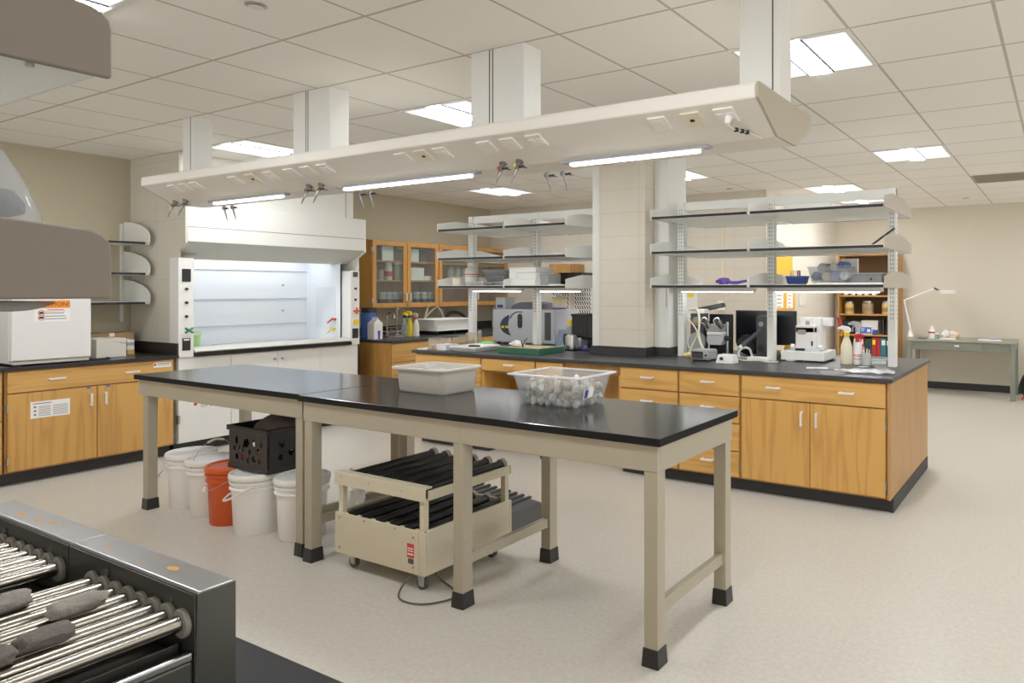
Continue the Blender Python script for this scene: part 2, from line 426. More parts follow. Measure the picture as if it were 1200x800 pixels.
def plate(px, py, w, m, kind):
    x = Yp(px, py, 2.53).x; p = slope(x, .3); u = Vector((1,0,0))
    def quad(w, h, d0, d1, name, mm, par, du=0, dv=0):
        q = p + u*du + dsl*dv
        lo = [q-u*w/2-dsl*h/2+nsl*d0, q-u*w/2+dsl*h/2+nsl*d0, q+u*w/2+dsl*h/2+nsl*d0, q+u*w/2-dsl*h/2+nsl*d0]
        hi = [v + nsl*(d1-d0) for v in lo]
        return M().hexa(lo, hi).o(name, mm, par, .0015)
    o = quad(w, .082, 0, .009, 'outlet_plate', m, car)
    if kind == 'jack': quad(.02, .014, .009, .012, 'jack', BLKM, o)
    if kind == 'duplex':
        for s in (-.022,.022): quad(.03, .034, .009, .012, 'socket', LINEN, o, s)
    if kind == 'blank': quad(w*.62, .05, .009, .0105, 'face', m, o)
pw = mat('plate_white', (230,226,216), .4); pc = mat('plate_cream', (222,213,190), .4)
for px, py, m, k in ((205,222,pw,'blank'),(218,221,pw,'blank'),(230,219,pw,'duplex'),(276,211,pw,'blank'),(296,208,pc,'jack'),(317,205,pw,'duplex'),
                     (342,199,pw,'blank'),(361,196,pw,'blank'),(381,192,pw,'duplex'),(473,179,pw,'blank'),(496,177,pc,'jack'),(518,174,pw,'duplex'),
                     (570,163,pw,'blank'),(597,158,pw,'blank'),(628,155,pw,'duplex'),(772,142,pw,'blank'),(811,138,pc,'jack'),(850,132,pw,'duplex')):
    plate(px, py, .085, m, k)
# lamps under the carrier
for a, b in ((-5.13,-4.35),(-3.73,-2.70),(-2.05,-1.36)):
    h = M().box(a-.05,b+.05,2.675,2.72,2.112,2.126).o('lamp_housing', GREY, car, .003)
    M().box(a,b,2.682,2.712,2.098,2.112).o('tube', TUBE, h, .006)
# gas taps: valve body, serrated nozzle, lever and a coloured index disc
def tap(p, axis, lean, disc):
    a = Vector(axis).normalized(); side = Vector((1,0,0)) if abs(a.x) < .9 else Vector((0,1,0))
    e = p + a*.05
    b = M().cyl(p, p+a*.008, .02).cyl(p, e, .011).o('gas_tap', NOZ, car, smooth=True)
    d = (a*.6 + Vector(lean)).normalized()
    m = M().cyl(e-a*.012, e+d*.03, .008, .007)
    for k in range(4): m.cyl(e+d*(.03+.0115*k), e+d*(.0415+.0115*k), .0075-.001*k, .0045-.0008*k, n=10)
    m.o('nozzle', NOZ, b, smooth=True)
    s = side*.03
    M().cyl(e-a*.015-s*.3, e-a*.015+s*1.4, .0065).hexa([e-a*.018+s+Vector((0,dy,-.008)) for dy in (-.028,-.028,.028,.028)], [e-a*.004+s+Vector((0.012,dy,.008)) for dy in (-.034,-.034,.034,.034)]).o('lever', DKGREY, b, .001)
    M().cyl(e-a*.02-s*.25, e-a*.02-s*.6, .012).o('index', disc, b)
for px, py, dc in ((207,238,ORANGE),(219,236,YELLOW),(364,219,ORANGE),(378,217,YELLOW),(591,191,ORANGE),(610,189,YELLOW)):
    x = Yp(px, py, 2.66).x; tap(slope(x, .86), nsl, (-.35,-.1,-.9), dc)
for px, py in ((262,243),(272,242),(421,231),(433,230),(641,207),(660,205)):
    x = Yp(px, py, 2.95).x; tap(Vector((x, YC+.16, 2.152)), (0,.2,-1), (.3,.1,-.9), GREY)
# plug and lead of the last lamp
t = T('power_lead', 'thin white lead with dark clips plugged in at the carrier end', 'power lead', slope(-1.24,.4))
p = slope(Yp(853,131,2.53).x, .33)
M().cyl(p+nsl*.013, p+nsl*.045, .016, .011).o('plug', LINEN, t, smooth=True)
q = [p+nsl*.045, p+nsl*.055+Vector((.02,.02,-.01)), slope(p.x+.045,.75)+nsl*.012, slope(p.x+.09,.95)+nsl*.01]
M().tube(q, .003).o('cord', CORD, t, smooth=True)
for k in (1.2,1.6,1.95):
    i = int(k); a = q[i].lerp(q[min(i+1,3)], k-i); M().box(a.x-.008,a.x+.008,a.y-.008,a.y+.008,a.z-.008,a.z+.008).o('clip', BLKM, t, .002)

# ================================================================ FUME HOOD
HX, HY1 = -7.0, 5.25
hood = T('fume_hood', 'white walk-up fume hood with open sash against the left wall', 'fume hood', (-7.4,4.3,0))
BX = -6.89
M().prism([(XL+.002,.885),(HX-.01,.885),(HX-.01,1.86),(BX,1.93),(BX,2.32),(HX,2.32),(HX,CEIL-.002),(XL+.002,CEIL-.002)], 'y', YH, YH+.02).o('side_panel', HOODSIDE, hood, .002)
M().prism([(XL+.002,.885),(HX-.01,.885),(HX-.01,1.86),(BX,1.93),(BX,2.30),(XL+.002,2.30)], 'y', HY1-.02, HY1).o('side_panel', HOODW, hood, .002)
# header box, slanted apron below it and the enclosure up to the ceiling
hd = M().box(HX-.35,BX,YH+.02,HY1-.02,1.945,2.30).o('header', HOODW, hood, .004)
M().box(BX-.001,BX+.0015,YH+.02,HY1-.02,2.075,2.083).o('seam', mat('seam_grey',(150,148,138),.6), hd)
M().cyl((BX-.02,HY1-.06,2.079),(BX-.02,HY1+.05,2.079),.004).o('rod', DKGREY, hd)
M().prism([(BX-.004,1.944),(HX-.18,1.80),(HX-.35,1.80),(HX-.35,1.944)], 'y', YH+.02, HY1-.02).o('apron', mat('apron_enamel',(196,196,184),.45), hood, .003)
M().box(XL+.004,HX-.03,YH+.02,HY1-.06,2.301,CEIL-.003).o('enclosure', HOODW, hood, .003)
M().box(HX-.03,HX-.022,HY1-.16,HY1-.155,2.31,CEIL-.01).o('enclosure_seam', SLOT, hood)
pn = M()
for k in range(9): pn.box(-7.085+.012*k-.02, -7.083+.012*k-.02, YH+.08, YH+.2-.006*(k%3), 1.83+.0095*k, 1.832+.0095*k)
pn.o('notice_text', INKG, hood)
# corner posts with switches, knobs and service handles
def hood_post(y0, y1, kind):
    p = M().box(HX-.16,HX,y0,y1,.885,1.80 if kind else 1.72).o('corner_post', LINEN, hood, .006)
    ym = (y0+y1)/2
    def part(nm, z0, z1, w, m, d=.006): return M().box(HX,HX+d,ym-w/2,ym+w/2,z0,z1).o(nm, m, p, .002)
    zz = lambda py, px=(218 if kind else 417): Xp(px, py, HX).z
    if kind:
        part('switch_plate', zz(330), zz(315), .075, BLKM); part('outlet', zz(410.5), zz(396), .07, BLKM); part('outlet_rim', zz(399), zz(397), .05, LINEN, .008)
        for z in (zz(338.6), zz(354.6), zz(370.7)): M().cyl((HX,ym,z),(HX+.014,ym,z),.013).o('knob', BLKM, p)
        zc = zz(387)
        m = M().cyl((HX,ym+.01,zc),(HX+.03,ym+.01,zc),.008)
        for s in (1,-1): m.cyl((HX+.03,ym-.022,zc-.022*s),(HX+.03,ym+.042,zc+.022*s),.009)
        m.o('service_handle', EMER, p)
    else:
        part('switch_plate', zz(324.5), zz(318.5), .06, DKGREY); part('outlet', zz(396), zz(384.5), .075, BLKM)
        for z in (zz(338), zz(351)): M().cyl((HX,ym,z),(HX+.014,ym,z),.013).o('knob', BLKM, p)
        m = M().cyl((HX,ym,zz(364)),(HX+.03,ym,zz(364)),.012)
        m.cyl((HX+.03,ym-.04,zz(364)),(HX+.03,ym+.04,zz(364)),.011).cyl((HX+.03,ym,zz(364)-.035),(HX+.03,ym,zz(364)+.035),.011).o('service_handle', ORANGE, p)
        M().cyl((HX,ym,zz(377)),(HX+.03,ym,zz(377)),.03,n=10).o('service_handle', YELLOW, p)
hood_post(YH-.004, YH+.125, True); hood_post(HY1-.115, HY1, False)
# liner: back baffles, end walls and the ceiling of the chamber
ya, yb = YH+.13, HY1-.12
bk = M().box(XL+.1,XL+.115,ya,yb,.93,1.92).o('baffle', HOODI, hood)
for z in (1.115,1.40,1.72): M().box(XL+.115,XL+.125,ya,yb,z,z+.012).o('baffle_slot', mat('baffle_grey',(190,197,205),.5), bk)
for y, z in ((ya+.12,1.56),(yb-.3,1.56),(ya+.12,1.27),(yb-.3,1.27)): M().cyl((XL+.115,y,z),(XL+.125,y,z),.012).o('bolt', STEEL, bk)
M().box(XL+.115,XL+.13,ya,yb,1.72,1.92).o('upper_baffle', HOODI, hood)
for y in (ya,yb-.012): M().box(XL+.1,HX-.16,y,y+.012,.93,1.86).o('end_liner', HOODI, hood)
M().box(XL+.1,HX-.36,ya,yb,1.93,1.94).o('chamber_top', HOODI, hood)
M().box(XL+.2,HX-.4,ya+.15,yb-.15,1.905,1.928).o('hood_lamp', HLIGHT, hood)
pnl = M().prism([(XL+.3+.02*0,1.1),(XL+.62,1.02),(XL+.66,1.06),(XL+.66,1.5),(XL+.62,1.54),(XL+.34,1.54),(XL+.3,1.5)], 'y', yb-.018, yb-.0125).o('access_panel', mat('liner_panel',(222,227,232),.4), hood, .003)
for z, mm in ((1.17,ORANGE),(1.06,YELLOW)):
    xx = HX-.24
    M().cyl((xx,yb-.012,z),(xx,yb-.06,z),.013).cyl((xx,yb-.05,z+.01),(xx-.07,yb-.07,z-.045),.013,.008).o('service_nozzle', mm, hood, smooth=True)
M().box(HX-.19,HX-.16,yb-.01,yb+.0,.93,1.80).o('sash_track', GREY, hood)
# work surface, grey airfoil sill and the black front edge
M().box(XL+.1,HX-.05,ya-.0,yb,.885,.928).o('work_surface', mat('hood_deck',(196,198,196),.4), hood)
M().prism([(HX-.10,.93),(HX+.0,.925),(HX+.025,.962-.03),(HX+.02,.94),(HX-.03,.965),(HX-.10,.972)], 'y', ya, yb).o('airfoil_sill', mat('sill_grey',(198,196,186),.4), hood, .004)
M().box(HX-.05,HX+.03,ya,yb,.888,.925).o('front_edge', BLACK, hood, .004)
M().box(XL+.1,HX-.08,HY1+.001,HY1+.06,.1,.885).o('filler_strip', BLKM, hood)
# base cabinets of the hood
M().box(XL+.1,HX-.04,YH+.003,HY1-.01,.1,.884).o('base_carcass', LINEN, hood)
M().box(XL+.1,HX-.1,YH+.003,HY1-.01,0,.1).o('toe_kick', KICK, hood)
wdt = (HY1-.01-YH-.003)/4
for k in range(4):
    d = M().box(HX-.04,HX-.018,YH+.003+wdt*k+.002,YH+.003+wdt*(k+1)-.002,.104,.88).o('door', LINEN, hood, .003)
    yk = YH+.003+wdt*k
    if k in (1,2): M().cyl((HX-.018,yk+(.04 if k==2 else wdt-.04),.80),(HX+.0,yk+(.04 if k==2 else wdt-.04),.80),.012).o('lock', STEEL, d)
    if k == 0:
        nt = M().box(HX-.018,HX-.0172,yk+.1,yk+.40,.40,.56).o('notice', PAPER, d)
        tx = M()
        for r in range(3): tx.box(HX-.0172,HX-.0168,yk+.12,yk+.38-.05*r,.53-.012*r,.534-.012*r)
        for r in range(6): tx.box(HX-.0172,HX-.0168,yk+.19,yk+.25,.41+.011*r,.414+.011*r); tx.box(HX-.0172,HX-.0168,yk+.27,yk+.37,.41+.011*r,.414+.011*r)
        tx.o('notice_print', INKG, d)
        M().cyl((HX-.0172,yk+.145,.445),(HX-.0165,yk+.145,.445),.016).o('red_symbol', INKR, d)
    if k == 0: M().box(HX-.05,HX-.01,yk-.002,yk+.012,.28,.36).o('hinge', STEEL, d)
t = T('plastic_cup', 'lime green plastic cup standing in the fume hood', 'cup', (HX-.22,YH+.23,.928))
M().lathe([(0,0),(.043,0),(.05,.01),(.062,.17),(.066,.17),(.066,.178),(.058,.178),(.046,.012),(0,.012)]).o('cup_body', LIME, t, world=False, smooth=True)
M().lathe([(.0605,.150),(.074,.156),(.074,.164),(.0615,.16)]).o('rim', LINEN, t, world=False, smooth=True)
t = T('squeeze_bottle', 'small white bottle beside the green cup in the fume hood', 'bottle', (HX-.20,YH+.15,.928))
M().lathe([(0,0),(.03,0),(.032,.008),(.032,.10),(.014,.125),(.012,.14),(0,.14)]).o('bottle_body', LINEN, t, world=False, smooth=True)
M().lathe([(.014,.126),(.014,.15),(0,.15)]).o('cap', SHELFW, t, world=False, smooth=True)

# ================================================================ CASEWORK
def handle(p, x, z, vertical, ln=.105):
    m = M()
    if vertical:
        m.box(x-.006,x+.006,-.052,-.018,z-ln/2,z-ln/2+.014).box(x-.006,x+.006,-.052,-.018,z+ln/2-.014,z+ln/2).box(x-.008,x+.008,-.060,-.050,z-ln/2,z+ln/2)
    else:
        m.box(x-ln/2,x-ln/2+.014,-.052,-.018,z-.006,z+.006).box(x+ln/2-.014,x+ln/2,-.052,-.018,z-.006,z+.006).box(x-ln/2,x+ln/2,-.060,-.050,z-.008,z+.008)
    return m.o('handle', HANDLE, p, .003, world=False)
def cabinet(name, label, loc, rz, w, d, fronts, kick=.1, top=.884, group=None, kickback=.068, void=None, cat='cabinet'):
    """local frame: x along the front, front face at y=0 looking to -y"""
    t = T(name, label, cat, loc, rz, group)
    if void is None: M().box(0,w,0,d,kick,top).o('carcass', WD, t, world=False)
    else:
        v0 = void
        M().box(0,.02,0,d,.1,v0).box(w-.02,w,0,d,.1,v0).box(.02,w-.02,d-.02,d,.0,v0).o('side_panel', WV, t, world=False)
        M().box(0,w,.02,d,v0,top).o('carcass', WD, t, world=False)
    if void is not None:
        for a_ in (0, w-.02): M().box(a_,a_+.02,.068,d-.021,0,.1).o('toe_kick', KICK, t, world=False)
    if kick and void is None: M().box(0.0,w,kickback,d,0,kick).o('toe_kick', KICK, t, world=False)
    for f in fronts:
        k, a, b, z0, z1 = f[:5]; hs = f[5] if len(f) > 5 else []
        door = k == 'door'
        o = M().box(a+.002,b-.002,-.02,0,z0+.002,z1-.002).o(k, WV if door else WH, t, .0025, world=False)
        for (hx, hz) in hs: handle(o, hx, hz, door)
        if door and len(f) > 6:
            for hz in (z0+.08, z1-.11): M().box(f[6]-.005,f[6]+.005,-.024,-.0,hz-.03,hz+.03).o('hinge', STEEL, o, .001, world=False)
    return t

# ---------------- island
IY = 4.82; D1 = .71
g = 'island base units facing the camera'
# double-door unit with one wide drawer
w = 1.07
cabinet('base_cabinet', 'oak island unit with two doors under one wide drawer, at the end toward the room', (-2.09,IY,0), 0, w, D1,
    [('drawer',.012,w-.012,.712,.876,[(.27,.80),(.80,.80)]), ('door',.012,w/2-.001,.112,.706,[(w/2-.055,.595)],.012), ('door',w/2+.001,w-.012,.112,.706,[(w/2+.055,.595)],w-.012)], group=g)
w = .52
for i,(x,lb) in enumerate(((-2.61,'oak island drawer unit right beside the two-door unit'),(-3.16,'oak island drawer unit next to the open knee space'))):
    wi = .52 if i == 0 else .55
    cabinet('drawer_cabinet', lb, (x,IY,0), 0, wi, D1, [('drawer',.008,wi-.008,z0,z1,[(wi/2,(z0+z1)/2+.015)]) for z0,z1 in ((.712,.876),(.51,.706),(.305,.504),(.112,.299))], group=g)
cabinet('knee_space_unit', 'open knee space with an oak apron in the island behind the clear bin', (-4.04,IY,0), 0, .88, .46, [('apron_panel',.004,.30,.74,.876)], void=.80, group=g, cat='knee space')
cabinet('knee_space_unit', 'oak knee space with one shallow drawer between the two plastic bins', (-4.69,IY,0), 0, .65, D1, [('drawer',.01,.64,.765,.876,[(.36,.83)])], void=.75, group=g, cat='knee space')
w = .88
cabinet('drawer_cabinet', 'oak island drawer unit at the sink end behind the grey bin', (-5.57,IY,0), 0, w, D1, [('drawer',.008,w-.008,z0,z1,[(.25,(z0+z1)/2)]) for z0,z1 in ((.655,.876),(.51,.649),(.305,.504),(.112,.299))], group=g)
t = T('island_end_panel', 'tall oak end panel of the island facing the open floor', 'end panel', (-1.02,5.5,0))
M().box(-1.02,-1.0,4.80,6.27,.1,.884).o('panel', WP, t, .002)
M().box(-1.02,-.994,4.87,6.25,0,.1).o('cove_base', KICK, t, .003)
t = T('rear_cabinet_run', 'oak base units on the far side of the island, right of the pillar', 'cabinet', (-2.1,6.27,0))
M().box(-3.19,-1.021,5.56,6.27,.1,.884).o('carcass', WV, t)
M().box(-3.19,-1.021,5.56,6.2,0,.1).o('toe_kick', KICK, t)
t = T('rear_cabinet_run', 'oak base units on the far side of the island, left of the pillar', 'cabinet', (-4.6,6.27,0))
M().box(-5.57,-3.73,5.56,6.27,.1,.884).o('carcass', WV, t)
M().box(-5.57,-3.73,5.56,6.2,0,.1).o('toe_kick', KICK, t)
top = M().box(-5.60,-.985,4.785,6.31,.885,.914).o('island_countertop', SLATE, None, .004, loc=(-3.3,5.55,.885))
tag(top, 'long dark slate-grey worktop of the island', 'countertop')

# ---------------- left bench
LBX = -7.03
w = 1.17
lb = cabinet('base_cabinet', 'oak bench unit with two doors and a posted notice, left of the fume hood', (LBX,YH-.03-w,0), PI/2, w, .8,
    [('drawer',.012,w-.012,.712,.876,[(.31,.80),(w-.34,.80)]), ('door',.012,w/2-.001,.112,.706,[(w/2-.05,.60)],.012), ('door',w/2+.001,w-.012,.112,.706,[(w/2+.05,.60)],w-.012)])
dr = [o for o in lb.children if o.name.startswith('door')]
n1 = M().box(.15,.40,-.0208,-.02,.50,.63).o('notice', PAPER, dr[0], world=False)
tx = M()
tx.box(.165,.28,-.0212,-.0208,.61,.617)
for r in range(7): tx.box(.20,.275,-.0212,-.0208,.515+.012*r,.519+.012*r); tx.box(.29,.385,-.0212,-.0208,.515+.012*r,.519+.012*r)
for r in range(3): tx.box(.17,.185,-.0212,-.0208,.52+.03*r,.535+.03*r)
tx.o('notice_print', INKG, dr[0], world=False)
for d_, xx in ((dr[0],w/2-.06),(dr[1],w/2+.075)): M().box(xx-.014,xx+.014,-.0212,-.02,.690,.7035).o('tape', mat('blue_tape',(60,100,200),.6), d_, world=False)
dw = [o for o in lb.children if o.name.startswith('drawer')][0]
M().box(w-.17,w-.03,-.0208,-.02,.815,.86).o('sticker', PAPER, dw, world=False)
M().box(w-.165,w-.15,-.0212,-.0208,.83,.85).o('sticker_mark', INKR, dw, world=False)
M().box(w-.14,w-.045,-.0212,-.0208,.845,.850).box(w-.14,w-.045,-.0212,-.0208,.832,.836).o('sticker_print', INKG, dw, world=False)
cabinet('drawer_cabinet', 'oak bench unit with four drawers at the left edge, under the white fridge', (LBX,YH-.03-w-.62,0), PI/2, .61, .8, [('drawer',.008,.602,z0,z1,[(.25,(z0+z1)/2)]) for z0,z1 in ((.712,.876),(.51,.706),(.305,.504),(.112,.299))])
t = T('left_countertop', 'black worktop with a backsplash along the left wall', 'countertop', (-7.4,2.2,.885))
M().box(XL+.001,-6.99,1.0,YH-.002,.885,.914).o('slab', BLACK, t, .004)
M().box(XL+.001,-7.0,YH-.022,YH-.002,.914,1.02).o('backsplash', BLACK, t, .003)

# ---------------- lab tables
def lab_table(label, x0, x1, y0, mids, right_leg, left_leg):
    W = .76; zt = .923; th = .033
    t = T('lab_table', label, 'table', ((x0+x1)/2,y0+W/2,0))
    tp = M().box(x0,x1,y0,y0+W,zt-th,zt).o('tabletop', BLACKT, t, .004)
    tp.data.materials.append(mat('edge_black', (20,20,21), .7, spec=.15))
    for f in tp.data.polygons:
        if abs(f.normal.z) < .5: f.material_index = 1
    a = M()
    xa, xb, ya, yb = x0+.022, x1-.022, y0+.022, y0+W-.022
    xs = [xa] + mids + [xb]
    for p, q in zip(xs, xs[1:]): a.box(p+.0008,q-.0008,ya,ya+.02,zt-th-.108,zt-th-.001); a.box(p+.0008,q-.0008,yb-.02,yb,zt-th-.108,zt-th-.001)
    a.box(xa,xa+.02,ya+.02,yb-.02,zt-th-.108,zt-th-.001).box(xb-.02,xb,ya+.02,yb-.02,zt-th-.108,zt-th-.001)
    a.o('apron', CREAM, t, .002)
    L = .063
    for lx in [xa+.004+left_leg] + [m-L+.012 for m in mids] + [xb-.004-L]:
        for ly in (ya+.004, yb-.004-L):
            z1 = zt-th-.10
            lg = M().box(lx,lx+L,ly,ly+L,.0,z1).o('leg', CREAM, t, .003)
            M().hexa([(lx-.008,ly-.008,0),(lx+L+.008,ly-.008,0),(lx+L+.008,ly+L+.008,0),(lx-.008,ly+L+.008,0)],[(lx-.004,ly-.004,.075),(lx+L+.004,ly-.004,.075),(lx+L+.004,ly+L+.004,.075),(lx-.004,ly+L+.004,.075)]).o('rubber_foot', BLKP, lg, .003)
        if left_leg and lx < x0+.2: continue
        M().box(lx+.015,lx+L-.015,ya+L,yb-L,.195,.245).o('stretcher', CREAM, t, .002)
    return t
lab_table('near cream lab table with a black top carrying two plastic bins', -3.70, -1.375, 2.378, [-2.475], 0, 0)
lab_table('cream lab table with a clear black top, standing nearer the fume hood', -5.59, -3.708, 2.405, [], 0, .045)
# ================================================================ ON AND UNDER THE LAB TABLES
TT = .9232
# grey wash tub with cloudy water
t = T('wash_tub', 'grey plastic tub of cloudy water on the near lab table', 'tub', (-3.16,2.885,TT))
M().frustum_tub(-3.385,-2.94,2.72,3.055,TT,TT+.145,.034,.004,.02,.06).o('tub_body', mat('warm_grey_plastic',(192,186,176),.4), t, smooth=True)
m = M(); m.box(-3.335,-2.985,2.762,3.008,TT+.09,TT+.118); m.o('water', WATER, t, .03)
# clear bin full of pale stones
bx0, bx1, by0, by1 = -2.485, -2.045, 2.735, 3.075
t = T('storage_bin', 'clear plastic storage bin heaped with pale stones on the near lab table', 'bin', ((bx0+bx1)/2,(by0+by1)/2,TT))
M().frustum_tub(bx0,bx1,by0,by1,TT,TT+.155,.04,.004,.012,.035).o('bin_body', glassy('bin_plastic',(244,246,248),.17,.2), t, smooth=True)
rm = M()
for a_ in ((bx0-.003,bx1+.003,by0-.003,by0+.010),(bx0-.003,bx1+.003,by1-.010,by1+.003),(bx0-.003,bx0+.010,by0+.010,by1-.010),(bx1-.010,bx1+.003,by0+.010,by1-.010)): rm.box(a_[0],a_[1],a_[2],a_[3],TT+.149,TT+.158)
rm.o('rim', glassy('rim_plastic',(244,246,248),.6,.3), t, .003)
lbm = M(); lbm.hexa([(bx1-.0305,by0+.09,TT+.04),(bx1-.029,by0+.09,TT+.04),(bx1-.029,by0+.17,TT+.046),(bx1-.0305,by0+.17,TT+.046)],[(bx1-.0205,by0+.09,TT+.085),(bx1-.019,by0+.09,TT+.085),(bx1-.019,by0+.17,TT+.093),(bx1-.0205,by0+.17,TT+.093)])
stk = lbm.o('sticker', PAPER, t)
lbm = M(); lbm.hexa([(bx1-.0288,by0+.095,TT+.042),(bx1-.0282,by0+.095,TT+.042),(bx1-.0282,by0+.125,TT+.045),(bx1-.0288,by0+.125,TT+.045)],[(bx1-.0192,by0+.095,TT+.084),(bx1-.0186,by0+.095,TT+.084),(bx1-.0186,by0+.125,TT+.086),(bx1-.0192,by0+.125,TT+.086)])
lbm.o('sticker_print', mat('sticker_blue',(52,62,130),.5), stk)
rocks = []
for k in range(6):
    o = M().blob((0,0,0),.026,.022,.019,2,.55,1.3,k+1).o('stone', (STONE,STONE2,STONE3)[k%3], None, smooth=True)
    rocks.append(o)
random.seed(11); pts = []
tries = 0
while len(pts) < 200 and tries < 30000:
    tries += 1
    z = random.choice((.019,.042,.064,.086,.108))
    ins = .066 - .035*z/.155
    mg = ins if z < .1 else ins + .035
    x = random.uniform(bx0+mg, bx1-mg); y = random.uniform(by0+mg, by1-mg)
    if z > .09 and random.random() < ((x-(bx0+bx1)/2)/.2)**2: continue
    p = Vector((x,y,TT+z+random.uniform(-.004,.004)))
    if all((p-q).length > .0295 for q in pts): pts.append(p)
glab = 'pale stone in the heap that fills the clear storage bin'
for i, p in enumerate(pts):
    o = rocks[i] if i < 6 else rocks[i%6].copy()
    if i >= 6: COL.objects.link(o)
    o.location = p; o.rotation_euler = (random.uniform(0,6),random.uniform(0,6),random.uniform(0,6)); s = random.uniform(.72,1.0); o.scale = (s,s,s)
    tag(o, glab, 'stone', 'pale stones in the clear bin')
# five buckets
def bucket(name, label, at, m, lid, rimm=None):
    t = T(name, label, 'bucket', at, 0, 'buckets under the far table')
    prof = [(0,.0),(.126,0),(.13,.006),(.140,.268),(.1405,.275),(.1525,.277),(.1535,.287),(.142,.291),(.1425,.312),(.1535,.314),(.1545,.326),(.143,.330),(.146,.362),(.14,.362),(.136,.30),(.124,.012),(0,.012)]
    M().lathe(prof, n=40).o('bucket_body', m, t, world=False, smooth=True)
    if lid: M().lathe([(.149,.338),(.1575,.340),(.159,.352),(.158,.366),(.152,.374),(.140,.374),(.132,.364),(0,.362)], n=40).o('lid', lid, t, world=False, smooth=True)
    return t
def bail(t, pts, grip=None):
    b = M().tube(pts, .0062 if grip is None else .0022, smooth=6).o('bail_handle', LINEN if grip is None else STEEL, t, world=False, smooth=True)
    if grip: M().tube(grip, .008, smooth=4).o('grip', HOSE, b, world=False, smooth=True)
def arc(a0, tilt, drop, n=9, R=.152, z=.31):
    """half-loop hanging on two ears; a0 = direction of the loop, drop = signed height of its apex"""
    ca, sa = math.cos(a0), math.sin(a0); out = []
    for k in range(n):
        th = PI*k/(n-1); s = math.cos(th); d = math.sin(th)
        lx = -sa*R*s; ly = ca*R*s
        f = tilt*d
        out.append((lx+ca*f, ly+sa*f, z+drop*d))
    return out
L = lambda i, p: p
b1 = bucket('bucket', 'white lidded bucket nearest the left table leg', (-5.355,2.66,0), BUCKET, LINEN)
bail(b1, [(-.05+x-.0, y, z) for x,y,z in arc(-2.55,.175,-.13,z=.325)])
b2 = bucket('bucket', 'white bucket with an upright wire handle, second from the left table leg', (-5.04,2.635,0), BUCKET, LINEN)
pp = arc(.2,.03,.17,z=.325); bail(b2, pp, pp[3:6])
b3 = bucket('bucket', 'orange bucket between the white ones', (-4.733,2.60,0), ORANGE, ORANGE)
bail(b3, arc(-2.0,.16,-.1,z=.318), arc(-2.0,.16,-.1,z=.318)[3:6])
b4 = bucket('bucket', 'white bucket with a slanting white handle, under the front of the black crate', (-4.415,2.575,0), BUCKET, LINEN)
bail(b4, [(x-.005,y-.01,z) for x,y,z in arc(-2.2,.17,-.10,z=.31)])
b5 = bucket('bucket', 'white bucket half hidden by the table leg, under the right side of the black crate', (-4.07,2.65,0), BUCKET, LINEN)
# black crate with shaped holes on the two buckets
cx0, cx1, cy0, cy1, cz0, cz1 = -4.665,-4.235,2.53,2.86,.3725,.645
t = T('milk_crate', 'black plastic crate with shaped holes set on two white buckets', 'crate', (-4.45,2.7,cz0))
M().box(cx0+.015,cx1-.015,cy0+.015,cy1-.015,cz0+.004,cz0+.016).box(cx0,cx1,cy0,cy0+.016,cz0,cz0+.03).box(cx0,cx1,cy1-.016,cy1,cz0,cz0+.03).box(cx0,cx0+.016,cy0+.016,cy1-.016,cz0,cz0+.03).box(cx1-.016,cx1,cy0+.016,cy1-.016,cz0,cz0+.03).o('crate_base', BLKP, t, .002)
r = M()
for a,b,cc,d in ((cx0-.006,cx1+.006,cy0-.006,cy0+.016),(cx0-.006,cx1+.006,cy1-.016,cy1+.006),(cx0-.006,cx0+.016,cy0+.016,cy1-.016),(cx1-.016,cx1+.006,cy0+.016,cy1-.016)): r.box(a,b,cc,d,cz1-.032,cz1)
r.o('crate_rim', BLKP, t, .004)
def holed(w, h, holes, seed):
    """front panel as a fine strip grid with real openings"""
    m = M(); nx, nz = 46, 28
    for i in range(nx):
        run = None
        for k in range(nz+1):
            u, v = (i+.5)/nx*w, (k+.5)/nz*h
            solid = k < nz and not any(((u-a)/ra)**2 + ((v-b)/rb)**2 < 1 for a,b,ra,rb in holes)
            if solid and run is None: run = k
            if not solid and run is not None:
                m.box(i/nx*w,(i+1)/nx*w,0,.005,run/nz*h,k/nz*h); run = None
    return m
random.seed(3)
wp, hp = cx1-cx0-.02, cz1-cz0-.06
holes = [(.19,.145,.03,.032),(.085,.15,.012,.03),(.115,.10,.011,.022),(.16,.105,.013,.022),(.27,.15,.018,.022),(.32,.10,.02,.018),(.225,.085,.014,.02),(.09,.05,.02,.02),(.15,.05,.02,.018),(.21,.035,.014,.018),(.27,.05,.022,.02),(.33,.045,.015,.02),(.06,.10,.014,.016),(.35,.15,.012,.02)]
m = holed(wp, hp, holes, 1)
for v in m.b.verts: v.co += Vector((cx0+.01, cy0+.004, cz0+.03))
m.o('front_wall', BLKP, t)
m = holed(wp, hp, holes, 1)
for v in m.b.verts: v.co += Vector((cx0+.01, cy1-.009, cz0+.03))
m.o('back_wall', BLKP, t)
hl = [(.08,.15,.02,.03),(.2,.14,.02,.03),(.14,.08,.018,.022),(.22,.06,.02,.02),(.07,.06,.018,.02)]
for xx in (cx0+.004, cx1-.009):
    m = holed(cy1-cy0-.03, hp, hl, 2)
    for v in m.b.verts: v.co = Vector((xx+v.co.y, cy0+.015+v.co.x, cz0+.03+v.co.z))
    m.o('side_wall', BLKP, t)
o = M().blob((0,0,0),.17,.13,.11,3,.12,1.2,5).o('boulder', BROCK, None, smooth=True); o.location = (-4.40,2.70,.60)
tag(o, 'smooth brown boulder poking out of the black crate', 'boulder')
random.seed(5)
